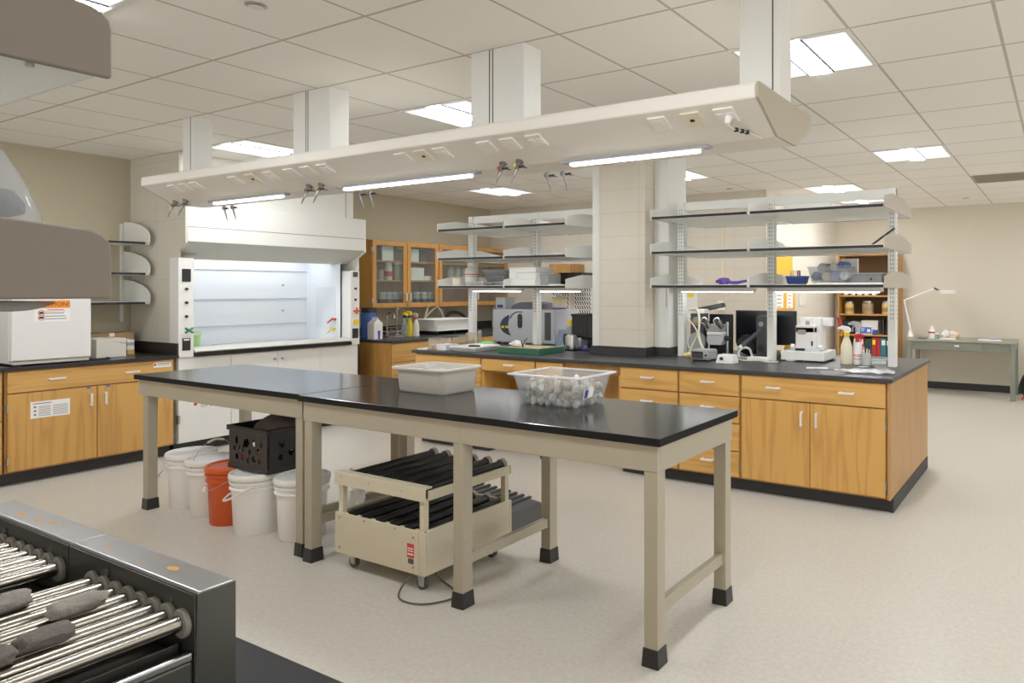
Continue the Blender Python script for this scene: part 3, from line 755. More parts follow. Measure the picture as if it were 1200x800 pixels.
for k,(x,y,z,mm,lb) in enumerate(((-4.58,2.585,.44,RED,'red lump behind the holes of the black crate, toward its left'),(-4.49,2.58,.43,BROCK,'dark brown lump at the bottom of the black crate'),(-4.40,2.585,.45,MANILA,'yellow lump behind the middle holes of the black crate'),(-4.32,2.58,.43,MAROON,'maroon lump behind the right holes of the black crate'))):
    o = M().blob((0,0,0),.035,.03,.045,2,.3,1.5,k).o('specimen', mm, None, smooth=True); o.location = (x,y,z); tag(o, lb, 'specimen')

# cream roller cart
RX0, RX1, RY0, RY1 = -3.445,-2.75,2.43,3.06
t = T('roller_cart', 'cream two-tier cart with black rollers under the near lab table', 'roller cart', (-3.1,2.74,0))
m = M().box(RX0,RX1-.045,RY0,RY0+.012,.085,.305).box(RX0,RX0+.01,RY0+.012,RY1,.085,.305).box(RX0,RX1,RY1-.012,RY1,.085,.305).box(RX0+.01,RX1-.01,RY0+.012,RY1-.012,.085,.097)
m.o('lower_body', CREAMD, t, .003)
M().box(RX1-.043,RX1,RY0,RY0+.012,.085,.30).box(RX1-.012,RX1,RY0+.014,RY1-.014,.085,.31).o('side_panel', CREAMD, t, .003)
M().box(RX0,RX1,RY0-.004,RY0+.01,.455,.525).box(RX0,RX1,RY0+.01,RY0+.05,.515,.525).o('upper_rail', CREAMD, t, .004)
M().box(RX1-.014,RX1-.002,RY0+.03,RY1-.012,.455,.505).box(RX0+.002,RX0+.014,RY0+.03,RY1-.012,.455,.505).box(RX0,RX1,RY1-.012,RY1,.455,.505).o('upper_frame', CREAMD, t, .003)
for x, y in ((RX1-.03,RY0+.012),(RX1-.018,RY1-.05),(RX0+.035,RY0+.012),(RX0+.003,RY1-.05)):
    M().box(x-.02,x+.014,y,y+.03,.25,.46).o('corner_post', CREAMD, t, .003)
for z0, z1, lz in ((.498,.508,'upper'),(.283,.292,'lower')):
    n = 6
    for k in range(n):
        x = RX0+.07+(RX1-RX0-.14)*k/(n-1)
        rl = M().cyl((x,RY0+.02,z0),(x,RY1-.02,z1-.005),.0235,n=14).o('roller', BLKP, t, smooth=True)
        M().cyl((x,RY1-.02,z1-.005),(x,RY1+.005,z1-.003),.031,n=14).o('end_bushing', BUSH, rl, smooth=True)
        M().cyl((x,RY0+.012,z0),(x,RY0+.02,z0),.026,n=14).o('front_bushing', CREAMD, rl, smooth=True)
for x, y in ((RX1-.05,RY0+.04),(RX0+.09,RY0+.06),(RX1-.05,RY1-.1),(RX0+.09,RY1-.1)):
    f = M().box(x-.03,x+.03,y-.03,y+.03,.078,.085).hexa([(x-.02,y-.016,.02),(x+.014,y-.016,.02),(x+.014,y-.012,.02),(x-.02,y-.012,.02)],[(x-.025,y-.02,.078),(x+.025,y-.02,.078),(x+.025,y-.016,.078),(x-.025,y-.016,.078)]).o('caster', STEEL, t, .002)
    M().cyl((x-.008,y-.012,.032),(x-.008,y+.012,.032),.032,n=20).o('wheel', DKGREY, f, .003)
for x,z in ((RX0+.04,.28),(RX0+.04,.12),(RX0+.24,.29),(RX0+.48,.29),(RX1-.08,.27),(RX1-.08,.12),(RX0+.06,.50),(RX0+.28,.495),(RX0+.53,.49)):
    M().cyl((x,RY0-.005,z),(x,RY0+.001,z),.006,n=10).o('screw', STEEL, t)
st = M().box(RX1-.125,RX1-.075,RY0-.0008,RY0,.165,.235).o('red_label', mat('label_red',(205,44,44),.5), t)
M().box(RX1-.12,RX1-.08,RY0-.0014,RY0-.0008,.208,.214).box(RX1-.12,RX1-.08,RY0-.0014,RY0-.0008,.196,.201).box(RX1-.12,RX1-.08,RY0-.0014,RY0-.0008,.178,.186).o('label_print', LINEN, st)
M().box(RX1-.118,RX1-.078,RY0-.0009,RY0,.135,.160).o('rating_plate', DKGREY, t)
o = M().tube([(RX1-.10,RY0+.05,.09),(RX1-.13,RY0-.02,.03),(RX1-.06,RY0-.10,.006),(RX1+.08,RY0-.09,.006),(RX1+.16,RY0+.02,.006),(RX1+.10,RY0+.10,.006),(RX1-.02,RY0+.12,.03),(RX1-.06,RY0+.10,.09)],.005).o('cable', CORDK, None, smooth=True, loc=(RX1,RY0,0))
tag(o, 'grey power cord looped on the floor under the roller cart', 'cord')
# dark folded tarp-like case behind the cart, crumpled white bag and grey rod at the left legs
t = T('carrying_case', 'black ribbed carrying case lying on the floor behind the roller cart', 'case', (-3.2,3.45,0))
m = M(); m.hexa([(-3.62,3.22,0),(-2.98,3.22,0),(-2.94,3.62,0),(-3.62,3.62,0)],[(-3.58,3.25,.17),(-3.02,3.25,.12),(-2.98,3.6,.12),(-3.58,3.6,.17)]); m.o('case_body', DKGREY, t, .012)
m = M()
for k in range(9): m.hexa([(-3.575+.06*k,3.24,.168-.005*k),(-3.55+.06*k,3.24,.166-.005*k),(-3.55+.06*k,3.61,.166-.005*k),(-3.575+.06*k,3.61,.168-.005*k)],[(-3.572+.06*k,3.24,.180-.005*k),(-3.553+.06*k,3.24,.178-.005*k),(-3.553+.06*k,3.61,.178-.005*k),(-3.572+.06*k,3.61,.180-.005*k)])
m.o('rib', BLKP, t)
o = M().blob((0,0,0),.055,.06,.15,3,.5,2.2,9).o('plastic_wrap', LINEN, None, smooth=True); o.location = (-3.545,2.62,.32)
tag(o, 'crumpled white plastic wrap hanging behind the left leg of the near table', 'wrap')
o = M().cyl((-3.66,2.86,.33),(-3.36,3.0,.255),.011).o('metal_rod', STEEL, None, smooth=True, loc=(-3.5,2.9,.3))
tag(o, 'thin grey metal rod leaning behind the roller cart', 'rod')

# ================================================================ FOREGROUND BENCH WITH ROLLER GRILLS
o = M().box(-6.0,1.6,-.75,.687,.884,.914).o('near_countertop', mat('near_black',(24,24,27),.5,spec=.25), None, .004, loc=(-1.5,0,.884))
tag(o, 'black worktop in the bottom foreground under the steel roller machines', 'countertop')
t = T('near_cabinet_run', 'base units under the foreground worktop', 'cabinet', (-2,0,0))
M().box(-5.97,1.57,-.7,.66,.1,.883).o('carcass', WV, t)
M().box(-5.97,1.57,-.7,.6,0,.1).o('toe_kick', KICK, t)
def roller_machine(x1, label):
    x0 = x1-.352; yb, yf = .527, .035
    t = T('roller_machine', label, 'roller machine', ((x0+x1)/2,.2,.915), 0, 'steel roller machines')
    M().prism([(yb-.046,1.128),(yb-.002,1.128),(yb,1.126),(yb,.93),(yb-.05,.93),(yb-.048,1.126)], 'x', x0+.0005, x1-.0005).o('rear_housing', STEELD, t, .0025)
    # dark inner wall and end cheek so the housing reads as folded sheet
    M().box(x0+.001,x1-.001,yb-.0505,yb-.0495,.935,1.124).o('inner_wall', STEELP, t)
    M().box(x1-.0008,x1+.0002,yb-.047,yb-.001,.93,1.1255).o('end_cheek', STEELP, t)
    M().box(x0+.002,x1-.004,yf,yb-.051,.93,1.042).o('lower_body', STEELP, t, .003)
    for lx in (x1-.012,x0+.002): M().box(lx,lx+.01,yf,yb-.052,1.042,1.054).o('body_lip', STEEL, t, .003)
    M().box(x0+.012,x1-.03,yf,yb-.056,1.043,1.047).box(x1-.032,x1-.028,yf,yb-.056,1.043,1.060).o('drip_tray', mat('tray_shade',(58,56,52),.35,.6), t, .001)  # steel tray coloured dark to stand in for shade between the rollers
    M().prism([(yf-.05,.93),(yf-.001,.93),(yf-.001,1.128),(yf-.04,1.128)], 'x', x0, x1).o('front_housing', STEELD, t, .003)
    for sx in (x0+.04, x1-.04):
        for sy in (yf+.05, yb-.08): M().cyl((sx,sy,.9145),(sx,sy,.93),.016).o('foot', BLKP, t)
    for k in range(8):
        x = x1-.024-.0347*k
        rl = M().cyl((x,yf,1.087),(x,yb-.052,1.087),.0102,n=20).o('roller', ROLL, t, smooth=True)
        M().cyl((x,yb-.058,1.086),(x,yb-.0505,1.086),.0185,n=24).o('seal', BUSH, rl, .002, smooth=True)
    M().cyl((x1-.06,yb-.051,1.107),(x1-.06,yb-.047,1.107),.006).cyl((x0+.12,yb-.053,1.107),(x0+.12,yb-.049,1.107),.006).o('bolt', DKGREY, t)
    random.seed(int(-x1*100))
    for k in range(4):
        a = random.uniform(x0+.05,x1-.05); b = random.uniform(yb-.035,yb-.012); M().lathe([(0,1.1284),(random.uniform(.003,.008),1.1282)],(a,b,0),10,1.6,.7).o('rust_spot', mat('rust',(196,140,60),.7), t)
    return t
roller_machine(-.951, 'steel roller machine nearest the camera, carrying dark stones')
roller_machine(-1.304, 'steel roller machine at the left edge of the picture')
def grillstone(px, py, ln, r, ang, m, lb, seed):
    p = Zp(px, py, 1.113)
    o = M().blob((0,0,0),r*.72,ln*.33,r*.56,3,.22,1.7,seed,blunt=.55).o('stone', m, None, smooth=True); o.location = (p.x,p.y,1.0975+r*.5); o.rotation_euler = (0,0,ang)
    tag(o, lb, 'stone')
grillstone(91,703,.10,.020,.05,GROCK,'long grey stone lying on the rollers, the farther one from the camera',1)
grillstone(52,741,.088,.021,.03,DROCK,'dark smooth stone lying on the rollers, closest to the camera',2)
grillstone(4,703,.085,.022,.06,GROCK,'grey stone on the rollers, cut by the left edge of the picture',3)
grillstone(-14,768,.07,.02,.0,DROCK,'dark stone on the rollers beyond the left edge',4)
# shelf rack above the machines: two grey end brackets
t = T('reagent_rack', 'grey shelf rack end above the steel roller machines', 'shelf rack', (-1.6,-.05,.914))
SX = -1.1
for z, nm in ((1.50,'lower'),(1.792,'upper')):
    s = M().box(-4.0,SX-.012,-.53,.435,z,z+.026).o('shelf', SHELFW, t, .002)
    M().box(-4.0,SX-.014,.435,.438,z,z+.02).o('shelf_edge', SHELFW, s)
    for xx in (SX,-2.0,-3.0):
        P = [(-.55,z-.002),(.449,z-.002),(.449,z+.062),(.446,z+.074),(.438,z+.083),(.425,z+.088),(.05,z+.125),(-.15,z+.125),(-.55,z+.085)]
        br = M().prism(P, 'x', xx-.012, xx).o('bracket', TAUPE, t, .003)
        if nm == 'upper': M().cyl((xx-.02,.37,z-.005),(xx-.02,.37,z-.001),.0045).o('screw', STEEL, br)
for xx in (SX-.05,-3.0): M().box(xx-.05,xx,-.075,-.025,.9145,2.2).o('post', SHELFW, t, .003)
qx = SX-.02
P = [(Xp(px,py,qx).y, Xp(px,py,qx).z) for px,py in ((-30,353),(66,353.2),(64,356),(55,359),(44,362),(30,364),(15,365),(-30,365))]
M().prism(P, 'x', qx-.12, qx).o('lamp_housing', mat('mottled_grey',(110,105,97),.6,var=.25,vscale=40), t, .0015)
M().box(qx-.1,qx-.02,-.3,Xp(60,353,qx).y-.08,P[0][1],1.4995).o('mount', DKGREY, t)
p = Xp(-52,230,-1.215)
t = T('specimen_bag', 'clear plastic bag of dark rocks on the grey shelf at the left edge', 'bag', (p.x,p.y,1.527))
m = M().lathe([(0,0),(.075,0),(.088,.02),(.082,.08),(.062,.13),(.028,.19),(.012,.22),(0,.222)],n=18)
for v in m.b.verts: v.co *= 1+.09*noise.noise(v.co*25)
m.o('bag_film', glassy('bag_film',(232,235,238),.2,.1), t, world=False, smooth=True)
qa, qb = Xp(2,238,-1.212), Xp(-45,232,-1.235)
for k,(q,rr,lb) in enumerate(((qa,.025,'dark rock in the bag on the grey shelf, nearest its right edge'),(qb,.032,'dark rock in the bag on the grey shelf, left of the first'),(Vector((qa.x-.01,qa.y-.01,1.565)),.034,'dark rock at the bottom of the bag on the grey shelf'),(Vector((qb.x,qb.y-.01,1.562)),.034,'second dark rock at the bottom of the bag on the grey shelf'))):
    o = M().blob((0,0,0),rr,rr*.9,rr*.8,2,.35,1.4,k+2).o('dark_stone', BLKM, None, smooth=True); o.location = q; tag(o, lb, 'rock')

# ================================================================ LEFT BENCH
t = T('mini_fridge', 'white compact fridge with a caution sticker on the left worktop', 'fridge', (-7.28,YH-.9,.914))
fy0, fy1 = Xp(14,400,-7.02).y, Xp(107,400,-7.02).y
zt = 1.452
M().box(-7.60,-7.09,fy0,fy1,.93,zt-.004).o('fridge_body', mat('fridge_white',(214,213,209),.4), t, .006)
d = M().box(-7.085,-7.02,fy0,fy1,.955,zt).o('fridge_door', mat('fridge_door_white',(222,221,218),.4), t, .008)
M().box(-7.08,-7.03,fy0+.01,fy1-.01,.926,.95).o('plinth', mat('plinth_beige',(200,194,180),.5), t, .003)
for y in (fy0+.05, fy1-.05): M().box(-7.12,-7.06,y-.02,y+.02,.9145,.927).o('foot', BLKP, t)
M().box(-7.07,-7.03,fy1-.12,fy1-.05,zt-.002,zt+.012).o('hinge_cap', DKGREY, d, .003)
sa, sb = Xp(40,360,-7.02).y, Xp(82,360,-7.02).y
zb, zt2 = Xp(60,376.5,-7.02).z, Xp(60,352,-7.02).z; zb2 = Xp(60,361,-7.02).z; hh = zb2-zb
s1 = M().box(-7.02,-7.0192,sa,sb,zb,zt2).o('sticker', PAPER, d)
ym = (sa+sb)/2
M().box(-7.0192,-7.0186,sa,sb,zb2,zt2).o('sticker_banner', ORNG, d)
lettering('CAUTION!', .046, INK, d, (-7.0180+7.28, ym-(YH-.9), (zb2+zt2)/2-.914), (PI/2,0,PI/2))
M().box(-7.0192,-7.0188,ym-.03,sb-.04,zb+.86*hh,zb+.91*hh).box(-7.0192,-7.0188,ym-.045,sb-.03,zb+.78*hh,zb+.81*hh).o('red_print', INKR, d)
m = M()
for k,f in enumerate((.60,.37,.17)): m.box(-7.0192,-7.0188,ym-.045,sb-.03+.008*(k-1),zb+f*hh,zb+(f+.06)*hh)
m.o('print', INKG, d)
for f in (.66,.3):
    z = zb+f*hh
    M().lathe([(.022,-.0004),(.022,.0004),(.017,.0004),(.017,-.0004),(.022,-.0004)],n=20).o('red_symbol', INKR, d, world=False).matrix_local = Matrix.Translation((-7.0185+7.28, sa+.045-(YH-.9), z-.914)) @ Matrix.Rotation(PI/2,4,'Y')
    M().box(-7.0192,-7.0188,sa+.032,sa+.058,z-.009,z+.009).o('pictogram', INK, d)
def carton(name, label, x0, x1, y0, y1, z0, z1, m, cat='box', tape=None, flap=True, group=None):
    t = T(name, label, cat, ((x0+x1)/2,(y0+y1)/2,z0), 0, group)
    M().box(x0,x1,y0,y1,z0,z1).o('box_body', m, t, .003)
    if flap:
        ym = (y0+y1)/2
        M().box(x0+.001,x1-.001,y0+.001,ym-.0015,z1,z1+.002).box(x0+.001,x1-.001,ym+.0015,y1-.001,z1,z1+.002).o('flap', m, t)
    if tape: M().box(x0-.0006,x1+.0006,(y0+y1)/2-.02,(y0+y1)/2+.02,z1-.03,z1+.003).o('tape', tape, t)
    return t
a = Zp(113,418.5,.914); b = Zp(147.5,416,.914)
t = carton('carton', 'white cardboard carton between the fridge and the fume hood', -7.62,-7.28,Xp(113,400,-7.28).y,Xp(148,400,-7.28).y,.9145,1.075,mat('white_card',(222,216,204),.75))
yy = Xp(140,400,-7.28).y
m = M()
for k in range(5): m.box(-7.28,-7.2795,yy-.05+.018*k,yy-.04+.018*k,1.05-.003*k,1.053-.003*k); m.box(-7.28,-7.2795,yy+.0+.01*k,yy+.006+.01*k,1.035-.002*k,1.04-.001*k)
m.o('handwriting', INKG, t)
t = carton('carton', 'brown cardboard carton behind the white carton on the left worktop', -7.88,-7.64,Xp(104,400,-7.64).y,Xp(157,400,-7.64).y,.9145,1.105,CARD,tape=LINEN)
t = T('sample_box', 'small printed white and tan box beside the white carton', 'box', (-7.45,Xp(153,400,-7.5).y,.9145))
y0, y1 = Xp(148.5,400,-7.45).y+.005, Xp(157.5,400,-7.45).y
for k,(z0,z1,mm) in enumerate(((.9145,.955,AMBER),(.956,.995,PAPER),(.996,1.025,LGREY),(1.026,1.05,PAPER))): M().box(-7.62,-7.45,y0,y1,z0,z1).o('printed_band', mm, t, .002)
o = M().tube([(-7.15,fy1-.02,.921),(-7.08,fy1+.06,.92),(-7.1,fy1+.16,.92),(-7.2,fy1+.18,.92)],.006).o('cable', BLKM, None, smooth=True, loc=(-7.1,fy1,.9145))
tag(o, 'black cord coiled beside the fridge', 'cord')
# wall shelves above
t = T('wall_shelf', 'white wall shelving with three shelves in the corner by the fume hood', 'wall shelf', (-7.7,3.0,1.2))
wy = YH-.06
M().box(XL+.0005,XL+.025,wy-.03,wy-.005,1.2,2.14).o('upright', SHELFW, t, .002)
m = M()
for k in range(40): m.box(XL+.025,XL+.0258,wy-.02,wy-.015,1.21+.0232*k,1.221+.0232*k)
m.o('slot_strip', SLOT, t)
for z in (1.93,1.645,1.375):
    s = M().box(XL+.026,XL+.47,wy-.60,wy-.004,z,z+.022).o('shelf', SHELFW, t, .002)
    M().box(XL+.47,XL+.476,wy-.60,wy-.02,z-.001,z+.02).o('shelf_edge', BLKM, s)
    P = [(XL+.026,z-.004),(XL+.50,z-.004),(XL+.515,z+.03),(XL+.515,z+.075),(XL+.49,z+.115),(XL+.44,z+.15),(XL+.36,z+.18),(XL+.2,z+.215),(XL+.026,z+.23)]
    M().prism(P, 'y', wy-.004, wy+.004).o('bracket', SHELFW, t, .002)
# ================================================================ SINK BENCH
SX0 = -6.75; SY0 = 5.485
cabinet('drawer_cabinet', 'oak sink bench drawer unit facing the room beyond the fume hood', (SX0-.03,SY0+.01,0), PI/2, .95, 1.1, [('drawer',.012,.935,.66,.876,[(.47,.77)]),('drawer',.012,.935,.45,.654,[(.47,.56)]),('drawer',.012,.935,.112,.444,[(.47,.29)])])
cabinet('sink_cabinet', 'oak sink cabinet at the back left corner behind the island', (SX0-.03,SY0+.965,0), PI/2, 1.8, 1.1, [('door',.01,.6,.112,.876,[(.55,.6)]),('door',.604,1.2,.112,.876,[(.66,.6)]),('door',1.204,1.79,.112,.876,[(1.26,.6)])])
t = T('sink_countertop', 'dark worktop with a sink under the glazed wall cabinets', 'countertop', (-7.3,6.9,.885))
M().box(XL+.001,SX0,SY0,YB-.001,.885,.914).o('slab', SLATE, t, .004)
M().box(XL+.001,XL+.022,SY0,YB-.001,.914,1.02).o('backsplash', BLACK, t, .003)
def faucet(label, at, h, reach, kind=0):
    t = T('faucet', label, 'faucet', at)
    M().lathe([(0,0),(.03,0),(.03,.02),(.018,.03),(.018,.06),(0,.06)]).o('base', CHROME, t, world=False, smooth=True)
    M().tube([(0,0,.03),(0,0,h*.75),(.01,0,h*.92),(reach*.5,0,h),(reach*.92,0,h*.92),(reach,0,h*.75)] if not kind else [(0,0,.03),(0,0,h),(.02,.02,h),(reach,.06,h-.03),(reach,.06,h-.12)],.011,smooth=5).o('spout', CHROME, t, world=False, smooth=True)
    for s in (-1,1): M().cyl((0,.02*s,.05),(0,.07*s,.055),.008).cyl((0,.065*s,.045),(0,.075*s,.075),.007).o('lever', CHROME, t, world=False, smooth=True)
faucet('chrome gooseneck faucet nearest the milk carton', Xp(453.5,389,-7.6).to_tuple()[:2]+(.9145,), .30, .14)
faucet('chrome faucet with a sideways arm between the gooseneck and the yellow bottle', Xp(465,389,-7.55).to_tuple()[:2]+(.9145,), .33, .12, 1)
def at_(px, X): p = Xp(px, 390, X); return (X, p.y, .9145)
t = T('wire_rack', 'small steel wire rack standing at the sink', 'rack', at_(464,-7.25)[:2]+(.918,))
m = M()
for k in range(7): m.cyl((0,-.12+.04*k,0),(0,-.12+.04*k,.12),.003,n=6)
for z in (.0,.06,.12): m.cyl((0,-.12,z),(0,.12,z),.003,n=6)
for k in range(7): m.cyl((-.1,-.12+.04*k,0),(0,-.12+.04*k,0),.003,n=6)
m.o('wire_frame', CHROME, t, world=False)
t = T('jug', 'large blue jug with a black cap beside the fume hood', 'jug', at_(432.5,-7.35))
M().lathe([(0,0),(.085,0),(.095,.012),(.095,.29),(.075,.32),(0,.32)]).o('jug_body', BLUE, t, world=False, smooth=True)
M().lathe([(.082,.315),(.088,.315),(.088,.37),(.08,.375),(0,.375)]).o('cap', BLKP, t, world=False, smooth=True)
t = T('milk_carton', 'white gabled carton with a purple mark in front of the blue jug', 'carton', at_(439.5,-7.2))
M().box(-.06,.06,-.06,.06,0,.19).hexa([(-.06,-.06,.19),(.06,-.06,.19),(.06,.06,.19),(-.06,.06,.19)],[(-.05,-.004,.24),(.05,-.004,.24),(.05,.004,.24),(-.05,.004,.24)]).box(-.05,.05,-.004,.004,.24,.262).o('carton_body', LINEN, t, .002, world=False)
M().hexa([(.0602,-.005,.0),(.0608,-.005,0),(.0608,.02,0),(.0602,.02,0)],[(.0602,-.012,.10),(.0608,-.012,.10),(.0608,.03,.10),(.0602,.03,.10)]).o('printed_mark', PURPLE, t, world=False)
def spray(label, at, body, trig, collar, h=.28, r=.04, lab=None, rz=0.):
    t = T('spray_bottle', label, 'spray bottle', at, rz)
    s = h/.28
    M().lathe([(0,0),(r,0),(r*1.04,.008*s),(r*1.04,.11*s),(r*.92,.135*s),(r*.5,.185*s),(r*.36,.2*s),(r*.36,.215*s),(0,.215*s)],n=24,sy=.85).o('bottle_body', body, t, world=False, smooth=True)
    M().lathe([(r*.45,.198*s),(r*.5,.2*s),(r*.5,.225*s),(r*.3,.23*s),(0,.23*s)],n=18).o('collar', collar, t, world=False, smooth=True)
    M().prism([(-.012*s,.225*s),(.02*s,.225*s),(.03*s,.235*s),(.03*s,.255*s),(.012*s,.268*s),(-.03*s,.275*s),(-.065*s,.26*s),(-.065*s,.248*s),(-.02*s,.245*s)], 'y', -.013, .013).o('spray_head', trig, t, .003, world=False)
    M().tube([(-.018*s,0,.246*s),(-.034*s,0,.225*s),(-.034*s,0,.2*s)],.005).o('trigger', collar, t, world=False)
    if lab:
        M().lathe([(r*1.045,.03*s),(r*1.055,.03*s),(r*1.055,.095*s),(r*1.045,.095*s)],n=24,sy=.85).o('paper_label', PAPER, t, world=False, smooth=True)
        m = M()
        for k,(z,hh) in enumerate(((.082,.006),(.070,.007),(.052,.004),(.042,.004))): m.lathe([(r*1.057,z*s),(r*1.06,z*s),(r*1.06,(z+hh)*s),(r*1.057,(z+hh)*s)],n=24,sy=.85)
        m.o('label_print', lab, t, world=False)
    return t
YB2 = glassy('yellow_bottle',(226,206,40),.75,.25); OB2 = glassy('white_orange_bottle',(236,226,214),.8,.25)
spray('yellow spray bottle with a blue neck at the sink', at_(480,-7.25), YB2, YELLOW, NAVY, .33, .042)
spray('white spray bottle with an orange lower half at the sink', at_(487.5,-7.2), OB2, LGREY, ORANGE, .30, .042)
t = T('squeeze_bottle', 'clear bottle with a black and yellow cap between the faucet and the yellow spray bottle', 'bottle', at_(474,-7.25))
M().lathe([(0,0),(.03,0),(.034,.02),(.034,.15),(.012,.2),(.012,.25),(0,.25)]).o('bottle_body', CLEARP, t, world=False, smooth=True)
M().lathe([(.014,.235),(.02,.24),(.02,.27),(0,.275)]).o('cap', BLKP, t, world=False, smooth=True)
M().prism([(-.01,.27),(.02,.275),(.05,.26),(.06,.27),(.02,.30),(-.02,.295)],'y',-.012,.012).o('trigger', YELLOW, t, .002, world=False)
t = T('hose_faucet', 'cream rubber hose bent over a faucet at the sink', 'hose', at_(493,-7.68))
M().cyl((0,0,0),(.04,.10,.40),.014,.018).o('hose_grip', HOSE, t, world=False, smooth=True)
M().tube([(.02,.05,.2),(.03,.14,.28),(.02,.24,.34),(0,.33,.33),(0,.40,.22),(0,.43,.05)],.013).o('hose', HOSE, t, world=False, smooth=True)
bp = at_(521,-7.35)
t = T('wash_basin', 'white rectangular wash basin resting on a white lid at the sink', 'basin', (bp[0],bp[1],.985))
M().frustum_tub(bp[0]-.24,bp[0]+.24,bp[1]-.36,bp[1]+.36,.985,1.115,.06,.004,.02,.06).o('basin_body', LINEN, t, smooth=True)
t = T('tray_lid', 'flat white lid under the white basin at the sink', 'lid', (bp[0],bp[1],.95))
M().box(bp[0]-.22,bp[0]+.24,bp[1]-.36,bp[1]+.30,.960,.984).o('lid_panel', LINEN, t, .008)
t = T('sink_rack', 'black dish rack holding the basin above the sink worktop', 'rack', (bp[0],bp[1],.9145))
for y in (-.30,.0,.26): M().box(bp[0]-.2,bp[0]+.2,bp[1]+y-.01,bp[1]+y+.01,.9145,.9595).o('rack_rail', BLKP, t, .002)
t = T('rubber_hose', 'dark rubber hose looped behind the white basin', 'hose', at_(524,-7.75))
M().tube([(0,0,0),(0,.0,.2),(.0,.08,.26),(0,.22,.25),(0,.34,.18),(0,.42,0)],.024).o('hose', DKGREY, t, world=False, smooth=True)
o = M().box(XL+.0005,XL+.008,Xp(513,365,XL).y,Xp(519.5,365,XL).y,Xp(516,369.5,XL).z,Xp(516,362,XL).z).o('wall_outlet', mat('outlet_ivory',(214,206,186),.5), None, .002, loc=(XL,7.2,1.2))
tag(o, 'ivory wall outlet above the white basin', 'outlet')

# ---------------- glazed wall cabinets
CXF, CZ0, CZ1 = -7.55, 1.272, 2.135
cy = [Xp(435,320,CXF).y, Xp(513.2,320,CXF).y, YB-.02]
zs1, zs2 = Xp(455,305,CXF).z, Xp(455,327.7,CXF).z
def wall_cab(label, y0, y1):
    t = T('wall_cabinet', label, 'wall cabinet', (CXF,y0,CZ0), PI/2, 'glazed oak wall cabinets'); w = y1-y0; h = CZ1-CZ0; d = .345
    M().box(0,.018,0,d,0,h).box(w-.018,w,0,d,0,h).box(.018,w-.018,0,d,0,.018).box(.018,w-.018,0,d,h-.018,h).o('carcass', WC, t, .002, world=False)
    M().box(.018,w-.018,d-.008,d,.018,h-.018).o('back_panel', WD, t, world=False)
    for z in (zs1-CZ0-.02, zs2-CZ0-.02): M().box(.019,w-.019,.012,d-.01,z,z+.02).o('shelf', WC, t, world=False)
    for k in (0,1):
        a, b = k*w/2+.003, (k+1)*w/2-.003; fr = .058
        f = M().box(a,a+fr,-.022,-.002,.004,h-.004).box(b-fr,b,-.022,-.002,.004,h-.004).box(a+fr,b-fr,-.022,-.002,.004,.004+fr).box(a+fr,b-fr,-.022,-.002,h-.004-fr,h-.004).o('door', WC, t, .002, world=False)
        M().box(a+fr,b-fr,-.013,-.010,.004+fr,h-.004-fr).o('glass_pane', GLASS, f, world=False)
        handle(f, (b-.03) if k == 0 else (a+.03), .14, True, .10)
        for hz in (.10, h-.12): M().box((a if k==0 else b-.008)-.006,(a if k==0 else b-.008)+.014,-.026,-.0,hz-.028,hz+.028).o('hinge', STEEL, f, .001, world=False)
    return t
wall_cab('glazed oak wall cabinet with jars and boxes next to the fume hood', cy[0], cy[1]-.004)
wall_cab('glazed oak wall cabinet partly behind the island shelves', cy[1], cy[2])
JARB = glassy('cab_jar',(206,202,192),.5,.2)
def jar(label, at, r, h, m, lid, group=None, band=None):
    t = T('jar', label, 'jar', at, 0, group)
    M().lathe([(0,0),(r,0),(r,.01),(r,h*.8),(r*.8,h*.88),(0,h*.88)],n=16).o('jar_body', m, t, world=False, smooth=True)
    M().lathe([(r*.82,h*.86),(r*.86,h*.86),(r*.86,h),(0,h)],n=16).o('lid', lid, t, world=False, smooth=True)
    if band: M().lathe([(r*1.01,h*.2),(r*1.02,h*.2),(r*1.02,h*.5),(r*1.01,h*.5)],n=16).o('jar_label', band, t, world=False, smooth=True)
    return t
fx = CXF-.11
def row(px0, px1, n, z, r, h, m, lid, label, group, band=None):
    j0 = None
    for k in range(n):
        y = Xp(px0+(px1-px0)*(k+.5)/n, 330, fx).y
        if j0 is None: j0 = jar(label, (fx,y,z), r, h, m, lid, group, band)
        else: dup(j0, (fx,y,z), 0)
row(444,473,4,CZ0+.019,.052,.185,JARB,LGREY,'labelled clear jar on the bottom shelf behind the first glass door','jars behind the first door',INK)
row(483,509,3,CZ0+.019,.055,.185,JARB,LGREY,'labelled clear jar on the bottom shelf behind the second glass door','jars behind the second door',INK)
row(462,473,2,zs2+.001,.055,.235,JARB,LINEN,'tall pale jar on the middle shelf behind the first glass door','tall jars on the middle shelf')
jar('small grey jar at the left of the middle shelf in the first glass cabinet', (fx,Xp(446,330,fx).y,zs2+.001), .045, .13, JARB, GREY)
jar('cream jar with a red band on the middle shelf in the first glass cabinet', (fx,Xp(455,330,fx).y,zs2+.001), .048, .225, mat('cream_jar',(206,196,172),.5), LINEN, None, RED)
def sbox(name, label, px0, px1, X, z, h, m, cat='box', d=.14, tilt=0.):
    y0, y1 = Xp(px0,330,X).y, Xp(px1,330,X).y
    o = M().box(X-d,X,y0,y1,z,z+h).o(name, m, None, .003, loc=(X-d/2,(y0+y1)/2,z)); return tag(o, label, cat)
sbox('storage_box','white storage box on the top shelf behind the first glass door',448,461,fx+.03,zs1+.001,.19,LINEN)
sbox('binder','dark binder at the left end of the top shelf in the first glass cabinet',442,446.5,fx,zs1+.001,.19,DKGREY,'binder')
jar('glass jar with yellow lid on the top shelf behind the first glass door', (fx,Xp(468,330,fx).y,zs1+.001), .05, .18, JARB, YELLOW)
